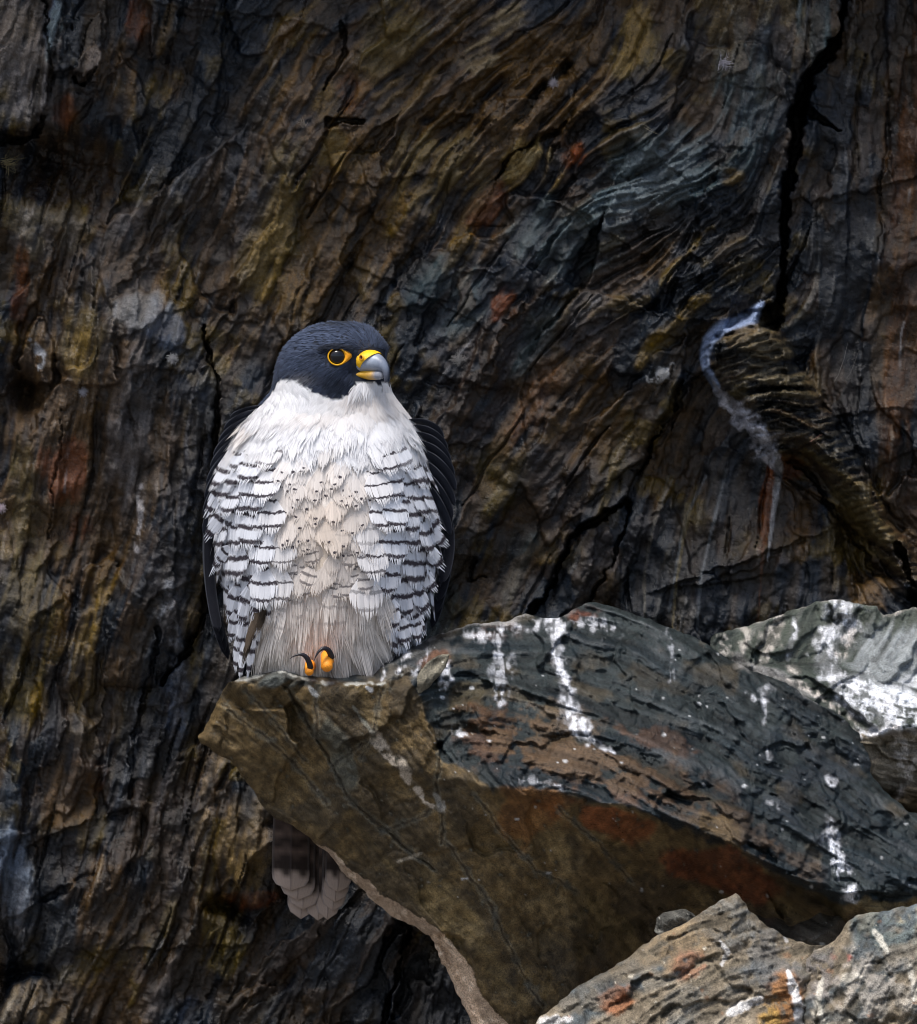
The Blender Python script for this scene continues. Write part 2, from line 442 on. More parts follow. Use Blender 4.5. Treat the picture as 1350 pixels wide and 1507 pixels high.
# long cleavage cracks that follow the grain, grown from random starts
rr = np.random.default_rng(12)
for k in range(90):
    x0 = rr.uniform(-40, 1390); y0 = rr.uniform(-40, 1540); n_ = int(rr.integers(5, 14)); pts = []
    for q in range(n_):
        ix = int(np.clip((x0 + PAD) / STEP, 0, X.shape[1] - 1)); iy = int(np.clip((y0 + PAD) / STEP, 0, X.shape[0] - 1))
        pts.append((x0, y0, (1.2 + 2.6 * rr.random()) * math.sin(math.pi * (q + 0.5) / n_)))
        a_ = float(ang[iy, ix]) + rr.normal(0, 0.1)
        x0 += 16 * math.sin(a_); y0 -= 16 * math.cos(a_)
    xs = [p[0] for p in pts]; ys = [p[1] for p in pts]
    sl = np.s_[max(0, int((min(ys) + PAD - 20) / STEP)):int((max(ys) + PAD + 20) / STEP), max(0, int((min(xs) + PAD - 20) / STEP)):int((max(xs) + PAD + 20) / STEP)]
    if H[sl].size:
        d_, w_ = pdist(pts, X[sl], Y[sl], vals=[p[2] for p in pts])
        H[sl] -= rr.uniform(5, 16) * sstep(1.3, 0.4, d_ / np.maximum(w_, 0.6))

# slabs broken off along the grain: one side of a joint stands proud of the other
for k in range(130):
    x0 = rr.uniform(-40, 1390); y0 = rr.uniform(-40, 1540); L_ = rr.uniform(60, 190)
    ix = int(np.clip((x0 + PAD) / STEP, 0, X.shape[1] - 1)); iy = int(np.clip((y0 + PAD) / STEP, 0, X.shape[0] - 1))
    a_ = float(ang[iy, ix]) + (rr.normal(0, .12) if rr.random() < .7 else rr.normal(1.2, .3))
    ux, uy = math.sin(a_), -math.cos(a_); R_ = L_ + 110
    sl = np.s_[max(0, int((y0 - R_ + PAD) / STEP)):max(0, int((y0 + R_ + PAD) / STEP)), max(0, int((x0 - R_ + PAD) / STEP)):max(0, int((x0 + R_ + PAD) / STEP))]
    if not H[sl].size: continue
    dx = WX[sl] - x0; dy = WY[sl] - y0; v_ = dx * ux + dy * uy; u_ = dx * uy - dy * ux + 5 * Lc[sl] * .5
    tp = sstep(L_, L_ * .6, np.abs(v_))
    H[sl] += rr.uniform(5, 15) * tp * sstep(-1.2, 1.2, u_) * np.exp(-np.clip(u_, 0, 200) / rr.uniform(25, 60))

# steps between the leaves of slate: level sets of the streak field become small risers
def terrace(A, n):
    t = A * n; f = np.floor(t); r = t - f
    return (f + sstep(0.30, 0.70, r)) / n
calm = 1 - 0.60 * blob(X, Y, 720, 740, 130, 170, 20) - 0.65 * blob(X, Y, 1320, 400, 60, 340) - 0.6 * blob(X, Y, 1235, 400, 50, 340) - 0.6 * blob(X, Y, 1060, 800, 130, 120)
calm = np.clip(calm, .25, 1)
ribm = blur(inside([(1048, 500), (1075, 478), (1128, 455), (1160, 520), (1222, 600), (1292, 728), (1350, 830), (1430, 905), (1430, 985), (1335, 880), (1242, 740), (1185, 668), (1150, 690), (1110, 640), (1070, 590), (1038, 545)], WX, WY).astype(np.float32), 3)
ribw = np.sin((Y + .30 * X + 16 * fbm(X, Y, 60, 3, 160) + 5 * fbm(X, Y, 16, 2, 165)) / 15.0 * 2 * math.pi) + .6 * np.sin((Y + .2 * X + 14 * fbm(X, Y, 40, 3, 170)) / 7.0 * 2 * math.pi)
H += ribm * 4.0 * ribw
H -= 26 * np.clip(blur((inside([(1180, 655), (1240, 735), (1340, 880), (1400, 960), (1330, 960), (1220, 790), (1150, 700)], WX, WY)).astype(np.float32), 6), 0, 1)
H += calm * (6.0 * terrace(Lv, 2.2) + 3.5 * terrace(Lc, 1.8) + 1.6 * terrace(Lm, 1.4) + 0.6 * Lf)
f1, r1, e1_ = facets(X, Y, ang, 78, 3.4, 71, 8.0, 0.21, 3.5)
f2, r2, e2_ = facets(X, Y, ang, 27, 3.4, 72, 2.0, 0.16, 0.8)
f3, r3, e3_ = facets(X, Y, ang, 11, 3.0, 73, 0.6, 0.10, 0.2)
H += blur(calm * (f1 + f2), 0.5) + (0.4 + 0.6 * calm) * f3
H += 9 * Lg + 3.0 * Lh + 0.7 * Li * (0.6 + 0.4 * Lg)
H += 7 * np.clip(swirl, 0, 1) * terrace(Lm + 0.5 * Lc, 1.2)
# the whole face leans out a little towards its top
H += (CY - Y) * 0.10

# ---- colours of the rock: minerals, rust, lichen, droppings, and some painted light and shade
K = np.zeros(X.shape + (3,), np.float32)
K[:] = (0.042, 0.034, 0.027)
nz = 0.6 * Lv + 0.5 * Lg
mixc(K, (0.015, 0.021, 0.030), sstep(-0.6, 0.55, 0.7 * Lc + 0.5 * Lg))
mixc(K, (0.066, 0.044, 0.026), 0.8 * sstep(0.2, 1.2, -0.6 * Lv - 0.6 * Lg + 0.3 * Lm))
mixc(K, (0.105, 0.078, 0.028), 0.55 * sstep(0.5, 1.6, Lh + 0.5 * Lm - 0.3 * Lg))
def patch(col, st, *b, br=0.55):
    m = blob(WX, WY, *b)
    mixc(K, col, min(1, st * 1.3) * sstep(0.22, 0.65, m * (1 + br * (0.45 * Lm + 0.35 * Lh + 0.3 * Lc))) * np.clip(0.78 + 0.22 * Lm, 0.3, 1.2))
GOLD = (0.150, 0.102, 0.036); OLIVE = (0.080, 0.062, 0.028); RUST = (0.105, 0.038, 0.016); TEAL = (0.048, 0.066, 0.072)
INK = (0.016, 0.020, 0.027); GREY = (0.105, 0.100, 0.100); BROWN = (0.078, 0.050, 0.026); TAN = (0.16, 0.125, 0.085); DEEP = (0.030, 0.018, 0.011); BLUE = (0.08, 0.10, 0.14)
for p in [
    (BROWN, .85, 620, 200, 240, 200), (BROWN, .7, 130, 700, 130, 260), (BROWN, .6, 820, 90, 120, 80), (BROWN, .6, 420, 330, 120, 200), (DEEP, .6, 780, 620, 150, 170), (INK, .7, 280, 250, 60, 130, 15), (INK, .8, 255, 900, 60, 140, 8),
    (INK, .8, 480, 1420, 130, 110), (INK, .8, 660, 1460, 80, 80), (INK, .75, 1240, 380, 50, 340), (INK, .6, 980, 850, 130, 90), (DEEP, .9, 1335, 400, 40, 420),
    ((0.050, 0.026, 0.015), .6, 1330, 420, 34, 340), ((0.060, 0.030, 0.016), .5, 1330, 250, 22, 120), ((0.060, 0.030, 0.015), .5, 1310, 620, 24, 120), (INK, .6, 190, 1200, 110, 200), (INK, .5, 60, 1380, 80, 120), (INK, .6, 300, 780, 40, 200), (DEEP, .6, 1120, 780, 80, 70), (TEAL, 1, 970, 255, 110, 60, -25), (GREY, .5, 985, 235, 60, 30, -25),
    (TEAL, .7, 790, 330, 60, 40, -50), (TEAL, .6, 660, 430, 60, 60), (TEAL, .55, 1100, 150, 50, 120), (TEAL, .5, 860, 350, 80, 50, -30), (GREY, .35, 960, 280, 80, 30, -25),
    (OLIVE, .8, 400, 330, 40, 130, 12), (GOLD, .5, 395, 390, 22, 70, 14), (OLIVE, .8, 640, 260, 60, 80), (GOLD, .45, 590, 300, 16, 60, 20), (OLIVE, .8, 940, 60, 40, 60, 10),
    (GOLD, .6, 935, 50, 22, 46, 14), (GOLD, .95, 780, 250, 40, 42, -50), (TAN, .7, 800, 240, 24, 20), (TAN, .55, 772, 262, 16, 22), (RUST, .8, 842, 222, 22, 26), (RUST, .7, 715, 310, 26, 40, 25),
    (TAN, .62, 735, 40, 50, 22, -38), (TAN, .4, 700, 80, 34, 20, -40), (OLIVE, .6, 580, 60, 50, 60), (RUST, .4, 530, 140, 30, 30), (GOLD, .35, 480, 150, 24, 30), (GOLD, .6, 492, 225, 18, 30, 14),
    (GOLD, .4, 680, 370, 20, 60, 20), (GOLD, .4, 1080, 270, 18, 20), (GOLD, .5, 1000, 480, 16, 60, 40), (GOLD, .45, 960, 520, 22, 34, 30), (RUST, .5, 740, 450, 18, 26), (RUST, .4, 790, 590, 22, 60, 24),
    (RUST, .4, 760, 640, 14, 34, 20), (OLIVE, .55, 740, 700, 40, 60, 20), (OLIVE, .5, 900, 690, 24, 60, 20), (BROWN, .7, 870, 620, 50, 60),
    (GREY, .95, 30, 60, 50, 70), (TAN, .45, 35, 40, 30, 30), (GREY, .85, 60, 150, 50, 46), (GREY, .7, 135, 90, 18, 28), (BLUE, .7, 75, 35, 10, 46, 12), (TAN, .5, 245, 40, 16, 44, 12), (RUST, .6, 205, 30, 20, 36),
    (RUST, .5, 100, 170, 26, 26), (BROWN, .6, 175, 120, 30, 60), (DEEP, .6, 100, 260, 80, 46), (GREY, .5, 190, 320, 40, 20), (OLIVE, .5, 110, 340, 30, 40), (GREY, .35, 60, 350, 60, 40),  # the deep brown patch paints shade into the upper-left hollow
    (GREY, .95, 205, 455, 44, 34), (BLUE, .5, 242, 480, 26, 40, -30), (OLIVE, .7, 130, 500, 44, 44), (GOLD, .5, 118, 520, 20, 40), (BROWN, .8, 90, 640, 40, 80), (RUST, .75, 95, 690, 34, 46), (RUST, .8, 118, 780, 20, 26, 30),  # first grey patch paints a highlight on the column's cap
    (RUST, .5, 30, 430, 14, 60), (OLIVE, .6, 40, 760, 24, 100), (GREY, .7, 195, 660, 40, 130, 4), (GREY, .5, 215, 580, 24, 70), (GOLD, .55, 150, 900, 22, 60, 20), (GOLD, .7, 130, 930, 12, 30, 24), (OLIVE, .7, 40, 880, 50, 80),
    (GREY, .7, 255, 910, 20, 70, 6), (BLUE, .4, 262, 1020, 16, 70, 6), (OLIVE, .6, 290, 900, 18, 120, 6), (OLIVE, .7, 30, 1000, 40, 60), (GOLD, .5, 62, 1040, 14, 30), (TAN, .5, 120, 1080, 24, 24), (RUST, .4, 140, 1150, 20, 30),
    (OLIVE, .5, 130, 1230, 20, 50, 14), (BROWN, .7, 100, 1160, 50, 60), (GREY, .5, 300, 1180, 12, 110, 12), (TAN, .5, 305, 1160, 8, 100, 12), (TAN, .55, 365, 1210, 30, 50), (GOLD, .6, 360, 1280, 34, 34), (RUST, .6, 370, 1320, 40, 16),
    (OLIVE, .7, 330, 1400, 40, 40), (BLUE, .7, 10, 1290, 30, 70), (GREY, .7, 15, 1340, 30, 50), (TAN, .5, 60, 1480, 60, 30), (GREY, .5, 245, 1440, 14, 70, 28), (BLUE, .5, 270, 1490, 26, 40), (OLIVE, .5, 250, 1350, 20, 30),
    (BROWN, .6, 150, 1330, 50, 80), (INK, .6, 200, 1130, 60, 60), (BROWN, .6, 1200, 580, 60, 60), (INK, .7, 1075, 690, 60, 90), (INK, .6, 1235, 570, 34, 60), ((0.10, 0.086, 0.062), .9, 1150, 545, 80, 36, 42), ((0.12, 0.10, 0.07), .6, 1110, 500, 60, 26, 30), ((0.10, 0.08, 0.045), .9, 1265, 755, 90, 26, 55), (RUST, .6, 1160, 690, 26, 20),  # rib painted lighter as if lit, its recess and surroundings painted dark
    (RUST, .5, 1130, 740, 10, 60, 6), (BROWN, .7, 1280, 870, 40, 30), (TAN, .35, 1190, 50, 24, 60, 10), (TEAL, .6, 1200, 30, 26, 70), (OLIVE, .5, 1090, 400, 30, 30), (TAN, .3, 1070, 370, 26, 30),
    (TEAL, .6, 640, 900, 30, 80, 20), (TEAL, .45, 760, 830, 20, 60, 18), (GREY, .35, 690, 760, 16, 60, 20), (TEAL, .5, 790, 500, 24, 60, 30)]:
    patch(p[0], p[1], *p[2:])
# each fractured block has its own shade and tint
K *= (0.86 + 0.28 * r1)[..., None]; K *= (0.88 + 0.24 * r2)[..., None]; K *= (0.92 + 0.16 * r3)[..., None]
tint = sstep(.62, .95, r1); mixc(K, (0.075, 0.072, 0.075), .35 * tint); mixc(K, (0.085, 0.052, 0.024), .35 * sstep(.75, 1.0, r2))
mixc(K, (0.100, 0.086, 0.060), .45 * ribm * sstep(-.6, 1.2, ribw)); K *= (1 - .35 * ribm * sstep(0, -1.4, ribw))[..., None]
# pale mineral threads along the cleavage
th = sstep(1.7, 2.6, Lf + 0.55 * Lm + 0.25 * Lh)
mixc(K, (0.18, 0.175, 0.17), 0.30 * th * sstep(-.3, .9, Lh))
th2 = sstep(1.55, 2.4, 0.9 * Lm - 0.5 * Lv + 0.4 * Lf)
mixc(K, (0.14, 0.135, 0.12), 0.32 * th2 * sstep(-.6, .8, Lg))
K *= np.clip(1.0 + 0.10 * Lf + 0.09 * Lm + 0.12 * Li, 0.35, 1.9)[..., None]

K *= 0.58; _m = 0.042
lum = K.mean(-1, keepdims=True) + 1e-5
K[:] = np.clip(lum + (K - lum) * 1.62, 0.003, 1)          # richer mineral colour
K *= np.clip((lum / _m), .25, 4) ** 0.42

# the brightest mineral patches, and the painted highlight on the column's cap
for p in [((0.24, 0.17, 0.065), .8, 785, 245, 36, 36, -50), ((0.27, 0.22, 0.12), .6, 800, 238, 22, 18), ((0.20, 0.155, 0.085), .75, 735, 45, 52, 22, -38), ((0.15, 0.12, 0.07), .5, 700, 85, 36, 20, -40), ((0.13, 0.088, 0.032), .6, 398, 345, 26, 90, 14),
          ((0.14, 0.095, 0.036), .6, 935, 55, 26, 50, 14), ((0.13, 0.092, 0.038), .6, 492, 225, 18, 30, 14), ((0.13, 0.048, 0.02), .6, 95, 690, 36, 46), ((0.13, 0.056, 0.028), .6, 715, 312, 24, 34, 25), ((0.14, 0.095, 0.046), .5, 360, 1270, 36, 50),
          ((0.12, 0.125, 0.13), .6, 205, 455, 44, 26), ((0.11, 0.092, 0.078), .7, 30, 50, 44, 60), ((0.12, 0.16, 0.17), .6, 76, 40, 9, 44, 12), ((0.075, 0.105, 0.12), .55, 970, 255, 90, 40, -25), ((0.09, 0.11, 0.14), .6, 10, 1290, 30, 70), ((0.10, 0.07, 0.03), .5, 640, 260, 70, 70, -40),
          ((0.11, 0.075, 0.03), .45, 580, 120, 70, 40, -40), ((0.085, 0.05, 0.022), .5, 780, 600, 30, 90, 28), ((0.09, 0.065, 0.028), .5, 130, 920, 24, 70, 20)]:
    patch(p[0], p[1] * .8, *p[2:], br=.9)

def streak(K, X, Y, pts, col, st=1.0, ragged=0.6, n1=None, soft=0.35):
    """a run of droppings or a vein: (x, y, half width) along its course"""
    d_, w_ = pdist(pts, X, Y, vals=[p[2] for p in pts])
    n_ = fbm(X, Y, 9, 3, 90) * ragged + fbm(X, Y, 26, 2, 95) * ragged * 0.7
    m = sstep(1.0 + soft, 1.0 - soft, d_ / np.maximum(w_ * (1 + n_), 0.4))
    if n1 is not None: m = m * n1
    mixc(K, col, st * m)
    return m
WHITE = (0.62, 0.62, 0.62); PINKW = (0.55, 0.47, 0.44)
brk = sstep(-1.0, 0.8, Li + 0.5 * Lf)
drip = streak(K, X, Y, [(1120, 448, 6), (1108, 466, 10), (1085, 474, 8), (1062, 482, 10), (1042, 502, 8), (1036, 525, 6), (1040, 545, 6), (1055, 570, 6)], (0.22, 0.28, 0.42), 0.95, 0.18)
streak(K, X, Y, [(1050, 562, 5), (1064, 588, 8), (1085, 606, 10), (1108, 632, 14), (1126, 655, 14), (1140, 680, 9), (1146, 692, 6)], (0.42, 0.42, 0.47), 0.95, 0.7, .35 + .65 * brk)
streak(K, X, Y, [(1142, 668, 3), (1147, 690, 6), (1143, 720, 5), (1138, 760, 3.2), (1133, 800, 1.8), (1130, 826, 0.8)], (0.24, 0.24, 0.25), 0.85, 0.25)
streak(K, X, Y, [(955, 560, 5), (970, 552, 9), (984, 545, 7), (990, 535, 3)], (0.42, 0.42, 0.42), 0.9, 0.9, brk)
streak(K, X, Y, [(985, 900, 2), (1002, 800, 2), (1010, 760, 2.5), (1040, 700, 2)], (0.09, 0.10, 0.11), 0.5, 0.4)
streak(K, X, Y, [(990, 930, 2), (995, 860, 2), (1005, 800, 2), (1012, 745, 5)], (0.15, 0.12, 0.06), 0.5, 0.6)
streak(K, X, Y, [(1026, 925, 2), (1032, 850, 2), (1050, 770, 2.5), (1070, 690, 2)], (0.10, 0.11, 0.12), 0.5, 0.4)
streak(K, X, Y, [(950, 920, 2), (948, 850, 2), (960, 780, 2), (985, 700, 2)], (0.11, 0.10, 0.08), 0.4, 0.4)
streak(K, X, Y, [(1115, 925, 1.5), (1128, 740, 2), (1140, 700, 3)], (0.085, 0.036, 0.018), 0.7, 0.6)
streak(K, X, Y, [(44, 500, 3), (56, 515, 8), (60, 535, 6), (56, 548, 2)], (0.26, 0.27, 0.29), 0.9, 0.8, brk)
streak(K, X, Y, [(255, 860, 9), (250, 900, 13), (258, 950, 10), (262, 1010, 12), (258, 1060, 5)], (0.13, 0.14, 0.16), 0.6, 0.9, brk)
streak(K, X, Y, [(205, 700, 5), (206, 760, 4), (202, 810, 3)], (0.30, 0.29, 0.30), 0.6, 0.9, brk)
for k in range(60):        # thin quartz threads
    x0 = rr.uniform(0, 1350); y0 = rr.uniform(0, 1500); pts = []
    for q in range(int(rr.integers(3, 8))):
        ix = int(np.clip((x0 + PAD) / STEP, 0, X.shape[1] - 1)); iy = int(np.clip((y0 + PAD) / STEP, 0, X.shape[0] - 1))
        pts.append((x0, y0, rr.uniform(1.0, 1.8)))
        a_ = float(ang[iy, ix]) + rr.normal(0, 0.12); x0 += 13 * math.sin(a_); y0 -= 13 * math.cos(a_)
    xs = [p[0] for p in pts]; ys = [p[1] for p in pts]
    sl = np.s_[max(0, int((min(ys) + PAD - 12) / STEP)):int((max(ys) + PAD + 12) / STEP), max(0, int((min(xs) + PAD - 12) / STEP)):int((max(xs) + PAD + 12) / STEP)]
    if X[sl].size:
        sub = K[sl]; streak(sub, X[sl], Y[sl], pts, (0.24, 0.24, 0.25), rr.uniform(0.2, 0.5), 0.4, sstep(-0.6, 1.2, Lh[sl] + .3 * Li[sl]))
H += 2.0 * drip

# ---- mesh: every slab its own part of the cliff
D = WALL_D - H
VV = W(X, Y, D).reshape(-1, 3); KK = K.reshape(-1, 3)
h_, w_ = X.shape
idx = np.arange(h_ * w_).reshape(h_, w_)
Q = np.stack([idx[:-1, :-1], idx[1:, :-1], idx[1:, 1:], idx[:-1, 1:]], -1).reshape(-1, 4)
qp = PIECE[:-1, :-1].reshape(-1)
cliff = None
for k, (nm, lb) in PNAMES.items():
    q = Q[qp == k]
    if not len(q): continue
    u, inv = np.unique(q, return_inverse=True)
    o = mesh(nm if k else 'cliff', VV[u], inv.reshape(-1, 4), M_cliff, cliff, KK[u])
    if k == 0:
        cliff = tag(o, 'dark layered slate cliff face behind the falcon', 'cliff', 'structure')
    elif lb:
        o['label'] = lb

# the cliff goes on outside the picture; an unseen overhang is added to shade the face
nxs, nzs = 70, 60
edge = []
def far_rock(name, u0, u1, v0, v1, nu, nv, fd):
    uu, vv = np.meshgrid(np.linspace(u0, u1, nu), np.linspace(v0, v1, nv))
    uu = uu.astype(np.float32); vv = vv.astype(np.float32)
    dd = fd(uu, vv) + 30 * fbm(uu, vv, 160, 4, 120) + 12 * fbm(uu * 2.2, vv * 0.8, 60, 3, 130)
    C_ = np.zeros(uu.shape + (3,), np.float32); C_[:] = (0.045, 0.038, 0.033)
    mixc(C_, (0.028, 0.032, 0.038), sstep(-0.2, 0.3, fbm(uu, vv, 120, 3, 140)))
    ii = np.arange(nu * nv).reshape(nv, nu)
    q_ = np.stack([ii[:-1, :-1], ii[1:, :-1], ii[1:, 1:], ii[:-1, 1:]], -1).reshape(-1, 4)
    return mesh(name, W(uu, vv, dd).reshape(-1, 3), q_, M_cliff, cliff, C_.reshape(-1, 3))
far_rock('rock_flank', -4000, -52, -300, 3400, 130, 120, lambda u, v: 470 + 0 * u)
far_rock('rock_flank', 1402, 5400, -300, 3400, 130, 120, lambda u, v: 470 + 0 * u)
far_rock('rock_foot', -52, 1402, 1559, 3400, 60, 80, lambda u, v: 460 + 0 * u)
far_rock('added_overhang', -4000, 5400, -2600, -52, 300, 140,
         lambda u, v: 430 - OVER * sstep(-60, -420, v) - 0.10 * np.clip(-v - 420, 0, 1e9))
# ------------------------------------------------------------------ rocks of the ledge
def rock(name, outline, ctrl, edges, fol, paint, mat, thick, step=1.8, seed=0, relief=(2.2, 1.6, 0.9, 2.5), roundr=14, backshift=None, facet_blur=2.0,
         label=None, cat=None, parent=None, warp=(5, 2.5), fac=1.0, facet_mask=None):
    """a closed rock: faceted front from control depths, split along its cleavage, with a back"""
    P = np.array(outline, float)
    ax = np.arange(P[:, 0].min() - 12, P[:, 0].max() + 12, step); ay = np.arange(P[:, 1].min() - 12, P[:, 1].max() + 12, step)
    X, Y = np.meshgrid(ax, ay); X = X.astype(np.float32); Y = Y.astype(np.float32)
    WX = X + warp[0] * fbm(X, Y, 34, 3, 200 + seed) + warp[1] * fbm(X, Y, 8, 2, 210 + seed)
    WY = Y + warp[0] * fbm(X, Y, 34, 3, 220 + seed) + warp[1] * fbm(X, Y, 8, 2, 230 + seed)
    msk = inside(outline, WX, WY)
    Dz = raster(ctrl, edges, X + 0.6 * (WX - X), Y + 0.6 * (WY - Y))
    Dz = blur(Dz, facet_blur / step)
    a = np.radians(fol(X, Y)).astype(np.float32) + 0.35 * fbm(X, Y, 60, 3, 240 + seed)
    Lf, Lm, Lc = lic(a, [(0.6, 18), (1.8, 45), (5.0, 80)], 20 + seed)
    Lh = norm(fbm(X, Y, 40, 4, 250 + seed)); Li = norm(fbm(X, Y, 9, 3, 260 + seed))
    ed = pdist(outline, WX, WY, True)
    t = np.clip(ed / roundr, 0, 1)
    Dz = Dz + roundr * 1.3 * (1 - np.sqrt(np.clip(1 - (1 - t) ** 2, 0, 1)))
    GM = .35 + .65 * (facet_mask(X, Y) if facet_mask else 1.0)
    Dz -= GM * (relief[0] * terrace(Lc, 1.6) + relief[1] * terrace(Lm, 1.3) + relief[2] * Lf) + relief[3] * Lh + 0.25 * relief[3] * Li
    f1, r1, e1 = facets(X, Y, a, 50, 2.2, 600 + seed, 2.6 * fac, .18 * fac, 1.4 * fac)
    f2, r2, e2 = facets(X, Y, a, 19, 2.0, 620 + seed, 1.0 * fac, .18 * fac, .6 * fac)
    fmask = sstep(2, 14, ed)
    FM = facet_mask(X, Y) if facet_mask else 1.0
    f3, r3, e3 = facets(X, Y, a, 84, 1.5, 640 + seed, 3.0, .17, 2.2)
    Dz -= blur(fmask * (FM * (f1 + f2) + f3), .6)
    K, dadd = paint(X, Y, WX, WY, Lf, Lm, Lc, Lh, Li)
    K *= (1 + FM * (.16 * (r1 - .5) + .12 * (r2 - .5)))[..., None] if not np.isscalar(FM) else (1 + .18 * (r1 - .5) + .16 * (r2 - .5))[..., None]
    K *= (1 + (.55 if facet_mask else .25) * (1.2 - GM) * (r3 - .5))[..., None] if facet_mask else 1.0
    if dadd is not None: Dz -= dadd
    h, w = X.shape
    idx = np.arange(h * w).reshape(h, w)
    q = np.stack([idx[:-1, :-1], idx[1:, :-1], idx[1:, 1:], idx[:-1, 1:]], -1)
    ok = (msk[:-1, :-1] & msk[1:, :-1] & msk[1:, 1:] & msk[:-1, 1:])
    q = q[ok]
    u, inv = np.unique(q, return_inverse=True); q = inv.reshape(-1, 4)
    x = X.ravel()[u]; y = Y.ravel()[u]; d = Dz.ravel()[u]; c = K.reshape(-1, 3)[u]; e = ed.ravel()[u]
    n = len(u)
    # the back: same footprint, set back and swelling away from the rim
    th = thick(x, y)
    db = d + 8 + th * np.clip(e / 60, 0.12, 1)
    bs = backshift(x, y) if backshift else 0
    # rim edges
    E = np.concatenate([q[:, [0, 1]], q[:, [1, 2]], q[:, [2, 3]], q[:, [3, 0]]])
    key = E[:, 0].astype(np.int64) * n + E[:, 1]; rev = E[:, 1].astype(np.int64) * n + E[:, 0]
    b = E[~np.isin(key, rev)]
    nx_ = np.full(n, -1); pv_ = np.full(n, -1); nx_[b[:, 0]] = b[:, 1]; pv_[b[:, 1]] = b[:, 0]
    bi = np.unique(b); bi = bi[(nx_[bi] >= 0) & (pv_[bi] >= 0)]
    for _ in range(5):
        x2 = x.copy(); y2 = y.copy()
        x2[bi] = .5 * x[bi] + .25 * (x[nx_[bi]] + x[pv_[bi]]); y2[bi] = .5 * y[bi] + .25 * (y[nx_[bi]] + y[pv_[bi]]); x, y = x2, y2
    side = np.stack([b[:, 1], b[:, 0], b[:, 0] + n, b[:, 1] + n], -1)
    V = np.concatenate([W(x, y, d), W(x, y + bs, db)])
    F = np.concatenate([q, q[:, ::-1] + n, side])
    o = mesh(name, V, F, mat, parent, np.concatenate([c, c]))
    if label: tag(o, label, cat)
    return o

def speckle(K, X, Y, n, box, rmax, col, seed, st=0.9):
    r = np.random.default_rng(seed)
    x0 = X[0, 0]; y0 = Y[0, 0]; s = X[0, 1] - X[0, 0]
    for k in range(n):
        cx = r.uniform(box[0], box[2]); cy = r.uniform(box[1], box[3]); rad = 0.8 + (rmax - 0.8) * r.random() ** 4
        i0 = int((cx - x0 - 3 * rad) / s); i1 = int((cx - x0 + 3 * rad) / s) + 2; j0 = int((cy - y0 - 3 * rad) / s); j1 = int((cy - y0 + 3 * rad) / s) + 2
        if i0 < 0 or j0 < 0 or i1 >= X.shape[1] or j1 >= X.shape[0]: continue
        sl = np.s_[j0:j1, i0:i1]
        dd = np.hypot((X[sl] - cx) * r.uniform(.5, 1.3), Y[sl] - cy) / rad * (1 + 0.5 * fbm(X[sl], Y[sl], 4, 2, 300))
        mixc(K[sl], col, st * sstep(1.2, 0.7, dd))

def spread(K, m, col, st, thr=(0.25, 0.75)):
    mixc(K, col, st * sstep(thr[0], thr[1], m))

